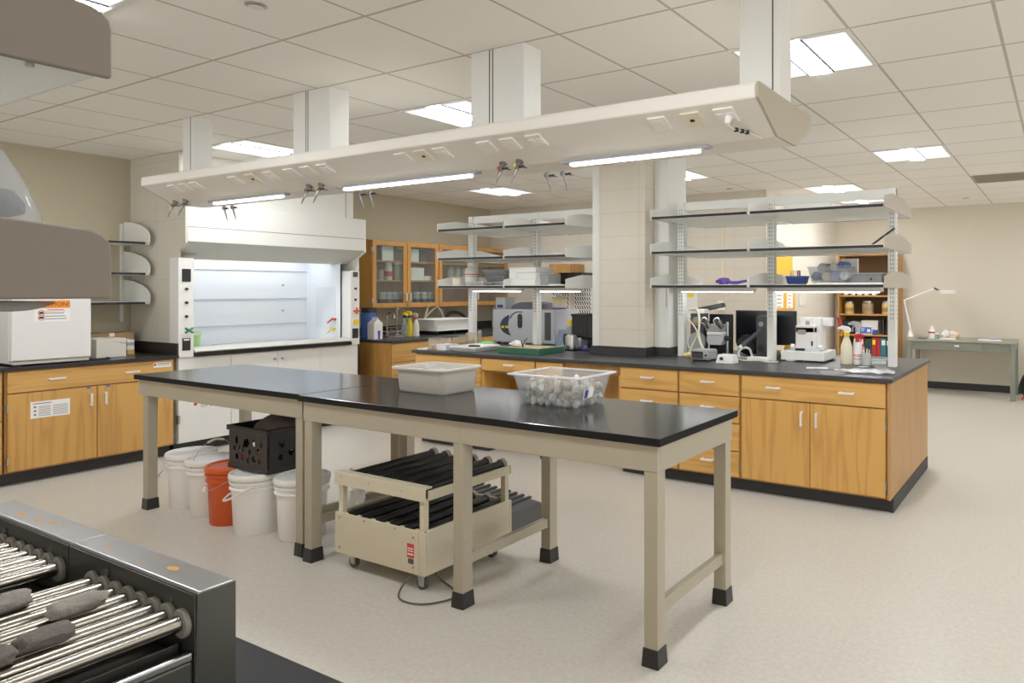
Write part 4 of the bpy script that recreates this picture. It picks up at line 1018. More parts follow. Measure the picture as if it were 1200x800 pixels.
sbox('storage_box','white storage box on the top shelf behind the second glass door',482,491,fx+.02,zs1+.001,.17,LINEN)
sbox('storage_box','dark grey box on the top shelf behind the second glass door',493,500,fx,zs1+.001,.16,DKGREY)
sbox('plastic_tub','wide white tub on the middle shelf behind the second glass door',482,497,fx+.02,zs2+.001,.17,LINEN,'tub')
sbox('plastic_tray','shallow white tray on the middle shelf behind the second glass door',497.5,507.5,fx+.02,zs2+.001,.06,LINEN,'tray')
row(524,556,4,zs2+.001,.05,.19,JARB,JARB,'tall clear beaker behind the glass door above the basin','beakers behind the third door')

# ================================================================ ISLAND REAGENT RACKS
YN, YFAR, YP = 5.115, 6.10, 5.55
LV = (1.527, 1.812, 2.105)
def rack(label, posts, br, spans, zt, base):
    t = T('reagent_rack', label, 'shelf rack', ((posts[0]+posts[-1])/2,YP,.9142))
    for x in posts:
        p = M().box(x-.03,x+.03,YP-.035,YP+.035,.9142,zt).o('post', SHELFW, t, .003)
        sl = M()
        for k in range(int((zt-1.30)/.032)):
            for dx in (-.008,.010): sl.box(x+dx-.003,x+dx+.003,YP-.0362,YP-.0348,1.28+.032*k,1.296+.032*k)
            sl.box(x+.0295,x+.0308,YP-.012,YP-.005,1.28+.032*k,1.296+.032*k)
        sl.o('slot_strip', mat('slot_dark2',(120,120,114),.6), p)
    M().box(posts[0]-.03,posts[-1]+.03,YP-.02,YP+.02,zt-.075,zt).o('top_beam', SHELFW, t, .003)
    for z in LV:
        for a, b in spans:
            s = M().box(a,b,YN+.005,YFAR-.005,z,z+.022).o('shelf', SHELFW, t, .002)
            M().box(a+.004,b-.004,YN-.003,YN+.005,z-.002,z+.018).o('shelf_edge', BLKM, s)
            M().box(a+.004,b-.004,YFAR-.005,YFAR+.003,z-.002,z+.018).o('shelf_edge', BLKM, s)
        for x in br:
            P = [(YN,z-.006),(YFAR,z-.006),(YFAR,z+.072),(YP+.20,z+.118),(YP-.20,z+.118),(YN,z+.078)]
            M().prism(P, 'x', x-.005, x+.005).o('bracket', SHELFW if x < -1.2 else TAUPE_LIT, t, .002)
    for a, b in base:
        h = M().box(a,b,YP-.12,YP-.03,LV[0]-.035,LV[0]-.002).o('lamp_housing', SHELFW, t, .003)
        M().box(a+.03,b-.03,YP-.115,YP-.035,LV[0]-.042,LV[0]-.035).o('tube', TUBE, h)
    return t
rack('white shelf rack with three shelves on the open end of the island', (-2.975,-2.125,-1.14), (-3.05,-2.155,-1.105), ((-3.04,-2.165),(-2.145,-1.112)), 2.285, ((-2.95,-2.25),(-2.08,-1.2)))
rack('white shelf rack with three shelves on the sink side of the block pillar', (-5.54,-4.65,-3.86), (-5.60,-4.70,-3.95), ((-5.59,-4.71),(-4.69,-3.96)), 2.29, ((-5.45,-4.8),(-4.55,-4.05)))
z0 = LV[0]+.0225
def on_shelf(px, Y): p = Yp(px, 336, Y); return (p.x, Y, z0)
t = T('plastic_jar', 'big white plastic jar with a red line on its label on the island shelf', 'jar', on_shelf(553,5.40))
M().lathe([(0,0),(.066,0),(.072,.01),(.072,.14),(.066,.155),(.07,.165),(.05,.195),(.038,.2),(.038,.205),(0,.205)],n=28).o('jar_body', mat('white_jar',(226,224,216),.5), t, world=False, smooth=True)
M().lathe([(.042,.2),(.046,.202),(.046,.235),(.04,.238),(0,.238)],n=24).o('cap', LINEN, t, world=False, smooth=True)
M().lathe([(.0725,.112),(.0732,.112),(.0732,.122),(.0725,.122)],n=28).o('red_print', INKR, t, world=False)
M().lathe([(.0725,.094),(.0732,.094),(.0732,.099),(.0725,.099)],n=28).o('print', INKG, t, world=False)
t = T('plastic_pot', 'low cream pot left of the big white jar on the island shelf', 'pot', on_shelf(536,5.25))
M().lathe([(0,0),(.045,0),(.05,.02),(.05,.06),(.046,.075),(0,.078)],n=24).o('pot_body', mat('cream_pot',(216,210,190),.5), t, world=False, smooth=True)
def tub(name, label, px0, px1, Y, z, h, dy, m, cat='tray', inset=.02, group=None):
    a, b = Yp(px0,330,Y).x, Yp(px1,330,Y).x
    t = T(name, label, cat, ((a+b)/2,Y,z), 0, group)
    M().frustum_tub(a,b,Y,Y+dy,z,z+h,inset,.003,.008,.02).o('tray_body', m, t, smooth=True); return t
tub('plastic_tub','grey plastic tub at the bottom of the pair on the island shelf',566,591.5,5.42,z0+.042,.058,.25,GREY,'tub')
tub('plastic_tub','grey plastic tub on top of the pair on the island shelf',564,592,5.40,z0+.102,.062,.27,GREY,'tub')
tub('foil_tray','small grey foil tray in front of the big white jar',547,566,5.20,z0,.04,.16,mat('foil',(196,198,200),.3,.6),'tray')
tub('foil_tray','shiny foil tray under the pair of grey tubs',567,591,5.38,z0,.04,.22,mat('foil',(196,198,200),.3,.6),'tray')
for px0,px1,zz,hh,Y,mm,lb in ((596,627,z0,.062,5.22,LINEN,'long white cardboard box at the bottom of the stack on the island shelf'),(596.5,606,z0+.063,.062,5.22,LINEN,'small white box in the middle of the stack, at its left'),(607,628,z0+.063,.06,5.24,LINEN,'white box in the middle of the stack, at its right'),(596.5,628,z0+.126,.05,5.24,LINEN,'flat white box on top of the stack on the island shelf')):
    a, b = Yp(px0,330,Y).x, Yp(px1,330,Y).x
    carton('paper_box', lb, a, b, Y, Y+.26, zz, zz+hh, mm, flap=False)
a, b = Yp(630,330,5.3).x, Yp(642,330,5.3).x
carton('grey_box','grey square box right of the white boxes on the island shelf',a,b,5.3,5.5,z0,z0+.11,GREY,flap=False)
t = T('paper_stack','low pile of white papers near the end of the left island shelf','papers',on_shelf(653,5.25))
for k in range(3): M().box(-.07+.01*k,.06+.012*k,-.05,.1,.004*k,.004*k+.003).o('sheet', PAPER, t, world=False)
t = T('desktop_case','small black instrument standing behind the left island shelf','instrument',on_shelf(675,5.75))
M().box(-.14,.14,-.1,.1,0,.13).o('case', BLKP, t, .006, world=False)
for k in range(3): M().box(-.11+.08*k,-.05+.08*k,-.104,-.1,.03,.11).o('slot_panel', DKGREY, t, world=False)
# ---- right shelf
t = T('purple_glove', 'purple rubber glove lying on the instrument rack', 'glove', on_shelf(848,5.25))
M().blob((0,0,.03),.06,.04,.028,3,.4,1.4,2).o('glove_palm', PURPLE, t, world=False, smooth=True)
for k in range(3): M().tube([(.04,.01*k,.02),(.1,.0+.015*k,.012+.004*k),(.15+.02*k,-.01+.02*k,.018+.006*k)],.010).o('glove_finger', PURPLE, t, world=False, smooth=True)
a, b = Yp(919.5,330,5.25).x, Yp(944,330,5.25).x
t = T('desk_organizer', 'blue plastic bin of pens on the instrument rack', 'bin', ((a+b)/2,5.3,z0))
M().frustum_tub(a,b,5.25,5.36,z0,z0+.065,.012,.003,.005,.01).o('bin_body', mat('navy_bin',(34,54,116),.4), t, smooth=True)
for k,(dx,mm,cl) in enumerate(((.02,LGREY,'grey'),(.045,YELLOW,'yellow'),(.07,LINEN,'white'),(.09,RED,'red'),(.11,BLKP,'black'))):
    o = M().cyl((0,0,0),(.012-.005*k,.01,.105),.008,.006,n=10).o('pen', mm, None, smooth=True, loc=None); o.location = (a+dx,5.30,z0+.004); tag(o, cl+' pen standing in the blue bin on the instrument rack', 'pen')
a, b = Yp(943,330,5.3).x, Yp(992,330,5.3).x
t = T('clear_tub', 'clear plastic tub crammed with blue and grey rolls on the instrument rack', 'tub', ((a+b)/2,5.45,z0+.012))
M().frustum_tub(a,b,5.32,5.58,z0+.012,z0+.14,.03,.003,.008,.03).o('tub_body', CLEARP, t, smooth=True)
for k,(dx,dz,mm,cl,lb) in enumerate(((.07,.045,NAVY,.035,'navy roll at the left of the clear tub'),(.15,.04,TAN,.034,'tan roll low in the clear tub'),(.22,.045,BLUE,.036,'blue roll in the middle of the clear tub'),(.29,.045,LGREY,.033,'pale grey roll at the right of the clear tub'),(.12,.11,GREY,.036,'grey roll on top at the left of the clear tub'),(.21,.115,LGREY,.03,'white roll on top in the middle of the clear tub'),(.27,.13,BLUE,.028,'blue lid on top of the clear tub'))):
    o = M().cyl((0,-.0,0),(.01,.16,.0),cl,n=18).cyl((0,-.004,0),(0,.0,0),cl*.45,n=14).o('tape_roll', mm, None, .003, loc=None); o.location = (a+dx,5.36,z0+.02+dz); tag(o, lb, 'roll')
t = T('document_tray', 'flat grey document box at the right end of the instrument rack', 'box', (-1.36,5.5,z0+.012))
a, b = Yp(994,330,5.45).x, Yp(1033,330,5.45).x
M().box(a,b,5.45,5.75,z0+.014,z0+.075).o('box_body', GREY, t, .004)
M().box(a-.01,b+.01,5.44,5.76,z0+.075,z0+.088).o('lid', LGREY, t, .004)
M().cyl(((a+b)/2+.05,5.452,z0+.04),((a+b)/2+.05,5.44,z0+.04),.008).o('knob', BLKP, t)
a, b = Yp(985,330,5.8).x, Yp(1005,330,5.8).x
o = M().box(a,b,5.80,5.84,z0,z0+.215).o('book', LINEN, None, .003, loc=((a+b)/2,5.82,z0)); tag(o, 'white book standing upright at the back of the instrument rack', 'book')
for px0,px1,Y,zz,lb in ((957,1035,5.15,0,'white sheet of paper lying along the front of the instrument rack'),):
    a, b = Yp(px0,330,Y).x, Yp(px1,330,Y).x
    t = T('paper_sheet', lb, 'paper', ((a+b)/2,Y,z0)); M().box(a,b,Y,Y+.28,z0,z0+.011).o('sheet', PAPER, t, .002)
    M().box(a+.2,a+.3,Y-.001,Y+.08,z0+.0111,z0+.0118).box(a+.02,a+.1,Y-.001,Y+.05,z0+.0111,z0+.0118).o('red_print', RED, t)
o = M().cyl((0,0,.009),(.15,.06,.13),.008).o('black_rod', BLKP, None, smooth=True); p = Yp(1022,289,5.3); o.location = (p.x,5.3,LV[1]+.0225); tag(o, 'black rod leaning on the middle shelf of the instrument rack', 'rod')
a, b = Yp(1000,290,5.3).x, Yp(1036,290,5.3).x
o = M().box(a,b,5.35,5.65,LV[1]+.0225,LV[1]+.036).o('paper_stack', PAPER, None, .002, loc=((a+b)/2,5.5,LV[1]+.02)); tag(o, 'white papers on the middle shelf of the instrument rack', 'papers')
a, b = Yp(918,250,5.5).x, Yp(975,250,5.5).x
carton('white_box', 'long white box on the top shelf of the instrument rack', a, b, 5.5, 5.8, LV[2]+.0225, LV[2]+.10, LINEN, flap=False)

# ================================================================ ISLAND TOP, SINK SIDE
CT = .9145
a = Zp(519,411,CT)
t = T('lab_tray', 'white shallow tray of glassware on the sink end of the island', 'tray', (-4.98,5.0,CT))
TX0, TX1, TY0, TY1 = -5.17, -4.83, 4.86, 5.22
M().frustum_tub(TX0,TX1,TY0,TY1,CT,CT+.05,.02,.003,.008,.02).o('tray_body', LINEN, t, smooth=True)
o = M().box(-.05,.05,-.03,.03,0,.03).o('black_block', BLKP, None, .004); o.location = (-5.02,5.05,CT+.022); tag(o, 'small black block lying in the white tray of glassware', 'block')
a = Zp(499,410,CT)
carton('plastic_box', 'white plastic box at the very end of the island beside the tray', -5.43, -5.23, 4.88, 5.05, CT, CT+.055, mat('box_offwhite',(228,230,232),.4), flap=False)
o = M().box(-5.57,-5.44,4.83,4.99,CT,CT+.012).o('paper_sheet', PAPER, None, .002, loc=(-5.5,4.9,CT)); tag(o, 'white paper at the corner of the island by the sink', 'paper')
BEAK = glassy('beaker_glass',(244,240,232),.16,.05)
bl = None
for k,(px,py,h,r) in enumerate(((507,410,.115,.042),(517,409.4,.11,.036),(525,408.4,.105,.034),(534,407.4,.105,.034),(542,406.6,.12,.036),(548.5,406,.14,.024),(554,405.5,.14,.022),(562,404.8,.16,.022))):
    p = Zp(px, py, CT)
    t = T('beaker', 'glass beaker with tan residue in the row behind the white tray', 'beaker', (p.x,p.y,CT), 0, 'beakers behind the white tray')
    M().lathe([(0,0),(r,0),(r,.006),(r,h),(r*1.06,h+.003),(r*.95,h),(r*.93,.008),(0,.007)],n=18).o('beaker_wall', BEAK, t, world=False, smooth=True)
    M().lathe([(0,.008),(r*.9,.008),(r*.9,h*.45),(0,h*.45)],n=18).o('residue', TAN, t, world=False, smooth=True)
# grey machine
my = 5.80; mx0, mx1 = Yp(577,380,my).x, Yp(630,380,my).x; mzt = Yp(600,362,my).z; mx2 = Yp(650,380,my).x
t = T('rock_saw', 'grey boxy machine with a dark crescent emblem at the back of the island', 'machine', ((mx0+mx1)/2,my+.2,CT))
M().prism([(mx0,CT+.02),(mx2,CT+.02),(mx2,mzt),(mx0,mzt)],'y',my,my+.42).o('housing', LGREY, t, .012)
for x in (mx0+.04,mx2-.04): M().cyl((x,my+.06,CT),(x,my+.06,CT+.022),.02).o('foot', BLKP, t)
def pxm(px, py): p = Yp(px, py, my); return (p.x, p.z)
cr = [pxm(*p) for p in ((597,368.5),(592,371),(588,375),(586.2,380),(587,385),(590,389),(594,391.5),(599,393),(596.5,389),(595.6,384),(595.6,378),(596.6,373))]
e = M().prism(cr,'y',my-.003,my).o('emblem', mat('emblem_navy',(38,42,62),.5), t)
M().box(pxm(588,0)[0],pxm(591.3,0)[0],my-.005,my-.003,pxm(589,384)[1],pxm(589,381.6)[1]).box(pxm(592.8,0)[0],pxm(596,0)[0],my-.005,my-.003,pxm(594,384)[1],pxm(594,381.6)[1]).o('emblem_mark', YELLOW, e)
x, z = pxm(609.5,376); zz = pxm(609.5,367.5)[1]-z
M().tube([(pxm(612,365.5)[0],my-.002,pxm(612,365.5)[1]),(pxm(606,365.5)[0],my-.002,pxm(606,365.5)[1]),(pxm(600.5,368.5)[0],my-.002,pxm(600.5,368.5)[1]),(pxm(598,373)[0],my-.002,pxm(598,373)[1])],.006).o('emblem_arc', mat('emblem_navy',(38,42,62),.5), t)
ov = [(x+.032*math.cos(q)*1.0, z + (zz-.032)*(1 if math.sin(q) > 0 else -1) + .032*math.sin(q)) for q in [2*PI*k/24 for k in range(24)]]
M().prism(ov,'y',my-.008,my).o('latch_plate', BLKP, t, .002)
M().box(pxm(638.5,0)[0],pxm(645.5,0)[0],my-.004,my,CT+.06,mzt-.03).o('dark_slot', DKGREY, t)
t = T('dark_hood_cover', 'dark rounded cover on top of the grey machine', 'cover', ((mx0+mx1)/2+.15,my+.2,mzt))
M().prism([(mx0+.22+.20*(1-math.cos(PI*k/10)), mzt+.0005+.075*math.sin(PI*k/10)) for k in range(11)],'y',my+.05,my+.38).o('cover_shell', mat('slate_plastic',(86,86,98),.5), t, .004)
carton('control_box', 'pale grey control box with a navy panel on top of the grey machine', mx0+.005, mx0+.14, my+.05, my+.2, mzt+.0005, mzt+.125, LGREY, cat='control box', flap=False)
M().box(mx0+.03,mx0+.11,my+.046,my+.0495,mzt+.01,mzt+.045).o('navy_panel', NAVY, bpy.data.objects['control_box'])
t = T('canister', 'beige round canister with yellow print on the right of the grey machine', 'canister', (pxm(642,0)[0],my+.2,mzt+.0005))
M().lathe([(0,0),(.075,0),(.075,.10),(.05,.13),(.03,.14),(.03,.17),(0,.17)]).o('canister_body', mat('beige_plastic',(214,204,176),.5), t, world=False, smooth=True)
M().lathe([(.0755,.085),(.0762,.085),(.0762,.1),(.0755,.1)]).o('yellow_band', YELLOW, t, world=False); M().lathe([(.0755,.002),(.0765,.002),(.0765,.018),(.0755,.018)]).o('purple_band', PURPLE, t, world=False)
# green sand tray
t = T('sand_tray', 'dark green tray of tan sand on the island', 'tray', (-4.38,5.15,CT))
gx0,gx1,gy0,gy1 = -4.635,-4.135,4.965,5.33
M().box(gx0,gx1,gy0,gy0+.008,CT,CT+.058).box(gx0,gx1,gy1-.008,gy1,CT,CT+.058).box(gx0,gx0+.008,gy0+.008,gy1-.008,CT,CT+.058).box(gx1-.008,gx1,gy0+.008,gy1-.008,CT,CT+.058).box(gx0+.008,gx1-.008,gy0+.008,gy1-.008,CT,CT+.006).o('tray_body', GREEN, t, .002)
M().box(gx0-.002,gx1+.002,gy0-.002,gy0+.008,CT+.054,CT+.061).box(gx1-.008,gx1+.002,gy0+.008,gy1,CT+.054,CT+.061).o('rim', mat('tan_rim',(206,184,150),.6), t, .001)
M().box(gx0+.009,gx1-.009,gy0+.009,gy1-.009,CT+.0062,CT+.05).o('sand', TAN, t)
o = M().blob((0,0,0),.075,.06,.03,3,.4,1.8,4).o('crumpled_cloth', PAPER, None, smooth=True); o.location = (-4.53,5.12,CT+.075); tag(o, 'crumpled white cloth in the green sand tray', 'cloth')
o = M().tube([(0,0,0),(.01,0,.05),(.035,.02,.09)],.005).tube([(.0,0,.0),(-.015,0,.05),(-.02,.0,.065)],.006).o('tweezers', BLKP, None, smooth=True); o.location = (-4.40,5.05,CT+.05); tag(o, 'black tweezers standing in the green sand tray', 'tweezers')
# kettle, bag, black brewer
p = Zp(669.5,410.5,CT)
t = T('kettle', 'steel electric kettle with a black handle on the island', 'kettle', (p.x,p.y,CT))
M().lathe([(0,0),(.065,0),(.068,.012),(.06,.012),(0,.012)],n=28).o('base', BLKP, t, world=False, smooth=True)
M().lathe([(0,.014),(.06,.014),(.062,.03),(.05,.135),(.042,.155),(.02,.16),(0,.161)],n=28).o('kettle_body', STEEL, t, world=False, smooth=True)
M().tube([(-.045,-.0,.15),(-.085,-.0,.15),(-.088,-.0,.09),(-.07,-.0,.03)],.010).o('handle', BLKP, t, world=False, smooth=True)
M().prism([(.035,.15),(.06,.15),(.05,.12)],'y',-.012,.012).o('spout', STEEL, t, .002, world=False)
p = Zp(657,408,CT)
t = T('zip_bag', 'bluish clear plastic bag slumped beside the kettle', 'bag', (p.x-.05,p.y+.18,CT))
M().hexa([(-.13,-.05,0),(.13,-.05,0),(.13,.07,0),(-.13,.07,0)],[(-.12,.0,.17),(.11,.0,.18),(.11,.02,.18),(-.12,.02,.17)]).o('bag_film', glassy('blue_bag',(176,192,214),.55,.2), t, .02, world=False, smooth=True, seg=3)
M().box(-.12,.115,.005,.016,.165,.182).o('zip_strip', mat('zip_blue',(150,170,205),.5), t, world=False)
p = Yp(681,385,5.5)
t = T('coffee_maker', 'black coffee maker against the pillar chase', 'coffee maker', (p.x-.06,5.62,CT))
M().box(-.11,.08,-.05,.15,.12,.34).o('tank', BLKP, t, .012, world=False)
M().box(-.115,.085,-.06,.15,.33,.355).o('lid', BLKM, t, .008, world=False)
M().box(-.09,.08,-.08,.15,0,.02).o('base', BLKP, t, .005, world=False)
M().box(-.09,.08,.08,.15,.02,.12).o('back_column', DKGREY, t, .004, world=False)
M().lathe([(0,.021),(.045,.021),(.055,.05),(.05,.09),(.035,.105),(.034,.105),(.05,.05),(.04,.025),(0,.024)],(0,-.01,0),18).o('carafe', GLASS, t, world=False, smooth=True)
o = M().blob((0,0,0),.026,.026,.026,3,.05,1,1).o('purple_ball', PURPLE, None, smooth=True); p = Zp(686,411,CT); o.location = (p.x,p.y+.0,CT+.026); tag(o, 'purple rubber ball beside the kettle', 'ball')
p = Yp(662,386,5.65)
t = T('grey_pouch', 'grey pouch with a yellow tag leaning behind the kettle', 'pouch', (p.x,5.68,CT))
M().hexa([(-.05,-.02,0),(.05,-.02,0),(.05,.02,0),(-.05,.02,0)],[(-.02,.02,.21),(.05,.02,.23),(.05,.03,.23),(-.02,.03,.21)]).o('pouch_body', GREY, t, .004, world=False)
M().box(.01,.05,.0,.03,.232,.285).o('yellow_tag', YELLOW, t, .003, world=False)
o = M().blob((0,0,0),.10,.07,.03,3,.4,1.6,8).o('green_cloth', mat('mint_cloth',(130,196,140),.8), None, smooth=True); p = Zp(571,406,CT); o.location = (p.x,p.y,CT+.028); tag(o, 'mint green cloth beside the grey machine', 'cloth')

# ================================================================ ISLAND TOP, INSTRUMENT SIDE
p = Zp(836,421,CT)
t = T('power_supply', 'grey power supply with a dark recessed front among the cables', 'power supply', (-2.60,5.28,CT))
M().box(-.12,.06,-.07,.09,.008,.095).o('case', GREY, t, .014, world=False)
M().box(-.105,.0,-.073,-.069,.022,.08).o('recess', BLKP, t, .004, world=False)
for k in range(3): M().tube([(-.1,-.075,.035+.014*k),(-.05,-.08,.030+.014*k),(-.005,-.075,.034+.014*k)],.003).o('wire', DKGREY, t, world=False)
M().box(.01,.05,-.073,-.069,.03,.07).o('dial_panel', LGREY, t, .002, world=False)
M().cyl((.03,-.074,.05),(.03,-.085,.05),.012).o('dial', DKGREY, t, world=False)
for x in (-.1,.04): M().cyl((x,-.04,0),(x,-.04,.01),.01).cyl((x,.06,0),(x,.06,.01),.01).o('foot', BLKP, t, world=False)
t = T('switch_box', 'small white box with a black knob on the island front', 'switch box', (-2.36,5.18,CT))
M().hexa([(-.085,-.06,0),(.07,-.06,0),(.07,.06,0),(-.085,.06,0)],[(-.07,-.045,.07),(.06,-.045,.07),(.06,.05,.07),(-.07,.05,.07)]).o('case', LINEN, t, .006, world=False)
M().cyl((-.03,-.055,.04),(-.03,-.068,.04),.014).o('knob', BLKP, t, world=False)
# stereo microscope
p = Zp(838,413,CT)
t = T('stereo_microscope', 'stereo microscope with paired chrome eyepieces in front of the wall outlet', 'microscope', (-2.62,5.55,CT))
M().box(-.10,.12,-.08,.14,0,.025).o('base', BLKP, t, .008, world=False)
M().cyl((.06,.06,.025),(.06,.06,.31),.012).o('column', STEEL, t, world=False, smooth=True)
M().prism([(-.09,.11),(.03,.11),(.05,.15),(.05,.20),(-.10,.20),(-.11,.15)],'y',-.02,.09).o('body', LGREY, t, .008, world=False)
M().box(-.10,.045,-.03,.08,.20,.225).o('collar', LINEN, t, .006, world=False)
M().prism([(-.10,.225),(.04,.225),(.06,.29),(-.13,.29)],'y',-.03,.09).o('head', GREY, t, .008, world=False)
for x in (-.09,.03):
    e = M().cyl((x,-.01,.27),(x-.01,-.085,.33),.032,.03,n=20).o('eyepiece', CHROME, t, world=False, smooth=True)
    M().cyl((x-.01,-.084,.3295),(x-.0115,-.09,.3345),.022,.020,n=20).o('eyecup', BLKM, e, world=False, smooth=True)
M().cyl((.045,.03,.17),(.10,.03,.17),.022).o('focus_knob', BLKP, t, world=False, smooth=True)
t = T('instrument_panel', 'matte black back panel standing behind the microscope', 'panel', (-2.70,5.80,CT))
M().box(-.13,.10,0,.03,0,.37).o('panel', BLKM, t, .004, world=False)
M().box(-.13,.16,-.09,.0,0,.02).o('stand', BLKP, t, .003, world=False)
t = T('bench_lamp', 'black hooded bench lamp tilted above the microscope', 'lamp', (-2.83,5.72,CT))
M().cyl((0,0,0),(0,0,.40),.009).o('stem', BLKP, t, world=False)
M().hexa([(-.06,-.04,.385),(.19,-.04,.44),(.19,.04,.44),(-.06,.04,.385)],[(-.06,-.03,.43),(.18,-.03,.475),(.18,.03,.475),(-.06,.03,.43)]).o('lamp_hood', BLKP, t, .004, world=False)
M().cyl((0,0,0),(0,0,.012),.05).o('base', BLKP, t, world=False)
t = T('motor_unit', 'grey motor unit with a round fan clamped to the rack post', 'motor', (-2.87,5.64,CT))
M().box(-.05,.08,-.04,.06,.02,.38).o('frame', DKGREY, t, .004, world=False)
M().cyl((.015,-.04,.31),(.015,-.055,.31),.042,n=24).o('fan_ring', GREY, t, .003, world=False); M().cyl((.015,-.055,.31),(.015,-.06,.31),.018).o('hub', AMBER, t, world=False)
M().cyl((.03,-.04,.13),(.03,-.075,.13),.085,n=28).o('guard', GREY, t, .004, world=False)
M().box(-.06,.09,-.05,.07,.38,.42).o('cap', LINEN, t, .006, world=False); M().box(-.06,.09,-.05,.07,0,.02).o('foot', BLKP, t, world=False)
o = M().blob((0,0,0),.10,.08,.09,3,.35,1.7,6).o('black_pouch', BLKM, None, smooth=True); o.location = (-2.47,5.86,CT+.095); tag(o, 'black soft pouch slumped right of the microscope', 'pouch')
def cord(label, pts, r, m, name='cable'):
    q = Vector(pts[0]); o = M().tube(pts, r, smooth=6).o(name, m, None, smooth=True, loc=(q.x,q.y,CT)); return tag(o, label, 'cable')
cord('thick white cable arching from the motor unit down to the power supply', [(-2.93,5.60,1.325),(-2.83,5.56,1.33),(-2.79,5.52,1.22),(-2.76,5.45,1.10),(-2.68,5.38,1.0),(-2.6,5.36,.96)], .011, CORD)
cord('thin white cable looping off the motor unit in the instrument cluster', [(-2.93,5.57,1.24),(-2.86,5.53,1.20),(-2.80,5.50,1.12),(-2.84,5.48,1.02),(-2.86,5.45,.93),(-2.78,5.42,.92)], .007, CORD)
cord('beige cable lying on the worktop behind the small white box', [(-2.52,5.40,.922),(-2.40,5.45,.921),(-2.3,5.38,.921),(-2.2,5.42,.921),(-2.1,5.36,.921),(-2.02,5.42,.921)], .006, CORD)
cord('beige cable coiled beside the white instrument', [(-2.05,5.62,.921),(-1.98,5.55,.921),(-1.93,5.60,.921),(-1.98,5.66,.921),(-1.9,5.70,.921),(-1.86,5.6,.921)], .006, CORD)
cord('black cable running behind the microscope', [(-2.55,5.9,.921),(-2.45,5.75,.921),(-2.35,5.8,.921),(-2.2,5.7,.921)], .006, BLKP)
o = M().blob((0,0,0),.11,.05,.022,3,.4,2,3).o('yellow_glove', mat('pale_yellow',(222,206,130),.6), None, smooth=True); p = Zp(812,419,CT); o.location = (p.x,p.y+.02,CT+.024); tag(o, 'pale yellow work glove at the foot of the motor unit', 'glove')
p = Zp(862,412,CT)
t = T('scope_arm', 'grey handheld scope held aslant in a white clamp before the monitor', 'scope', (-2.42,5.60,CT))
M().cyl((0,0,.10),(.10,.08,.21),.020,.017).cyl((.10,.08,.21),(.135,.11,.25),.011).o('scope_tube', DKGREY, t, world=False, smooth=True)
M().cyl((-.015,-.01,.085),(.005,.0,.105),.022).o('lens_ring', LINEN, t, world=False, smooth=True)
M().tube([(-.02,0,.0),(-.03,0,.05),(.01,.0,.09),(.06,.03,.08),(.08,.05,.0)],.010).o('clamp', LINEN, t, world=False, smooth=True)
M().box(-.06,.10,-.05,.07,0,.012).o('base', GREY, t, .003, world=False)
p = Zp(882,415,CT)
o = M().box(-.10,.09,-.05,.05,0,.03).o('adapter', LINEN, None, .006); o.location = (-2.21,5.50,CT); tag(o, 'flat white adapter block before the grey computer tower', 'adapter')
# monitor and tower on the rear edge
t = T('monitor', 'wide black computer monitor on the rear of the island', 'monitor', (-2.42,6.12,CT))
ma, mb = Yp(861,380,6.1).x+2.42, Yp(932,380,6.1).x+2.42
zb, zt_ = Yp(900,404,6.1).z-CT, Yp(900,364,6.1).z-CT
M().box(ma,mb,0,.03,zb,zt_).o('screen_bezel', BLKP, t, .004, world=False)
M().box(ma+.015,mb-.015,-.002,0,zb+.02,zt_-.012).o('screen', mat('screen_dark',(34,35,40),.25), t, world=False)
M().box(-.04,.04,.031,.05,.01,zb+.1).o('neck', BLKP, t, .003, world=False)
M().box(-.13,.13,-.06,.12,0,.012).o('stand_foot', BLKP, t, .004, world=False)
a, b = Yp(889.5,390,5.85).x, Yp(901,390,5.85).x
t = T('computer_tower', 'slim dark grey computer tower standing before the monitor', 'computer', ((a+b)/2,5.85,CT))
M().box(a,b,5.78,6.05,CT,Yp(895,370,5.85).z).o('case', DKGREY, t, .006)
M().cyl(((a+b)/2,5.78,CT+.29),((a+b)/2,5.775,CT+.29),.022,n=20).o('power_button', GREY, t); M().cyl(((a+b)/2,5.78,CT+.08),((a+b)/2,5.775,CT+.08),.032,n=20).o('speaker_disc', BLKP, t)
a, b = Yp(908,405,5.95).x, Yp(931,405,5.95).x
o = M().prism([(a,CT+.02),(b-.01,CT+.02),(b,CT+.10),(b-.09,CT+.10),(b-.1,CT+.055),(a,CT+.05)],'y',5.95,5.97).o('yellow_folder', MANILA, None, .002, loc=((a+b)/2,5.95,CT+.02)); tag(o, 'orange yellow folder leaning under the monitor', 'folder')
o = M().box(a-.02,b-.06,5.75,5.9,CT,CT+.03).o('keyboard_box', DKGREY, None, .003, loc=((a+b)/2,5.8,CT)); tag(o, 'flat dark grey device in front of the yellow folder', 'device')
# white instrument
px0 = Zp(931,420,CT).x
t = T('white_instrument', 'white bench instrument with a stepped tower on a slab base', 'instrument', (-1.88,5.68,CT))
M().box(-.17,.20,-.12,.22,.012,.085).o('slab_base', LINEN, t, .005, world=False)
for x in (-.14,.17): M().cyl((x,-.09,0),(x,-.09,.014),.014).cyl((x,.19,0),(x,.19,.014),.014).o('foot', BLKP, t, world=False)
M().box(-.06,.10,-.07,.10,.095,.285).box(-.06,.10,-.07,.02,.235,.30).o('tower', LINEN, t, .006, world=False)
M().box(-.04,.03,-.073,-.069,.225,.262).o('window', mat('window_beige',(170,158,140),.4), t, .002, world=False)
M().box(.06,.13,.0,.16,.10,.36).box(-.035,.06,-.03,.10,.29,.36).o('rear_tower', LINEN, t, .006, world=False)
M().box(.13,.21,.05,.12,.29,.36).o('side_arm', LINEN, t, .005, world=False)
M().box(.015,.05,-.035,-.029,.30,.335).o('readout', GREY, t, .002, world=False)
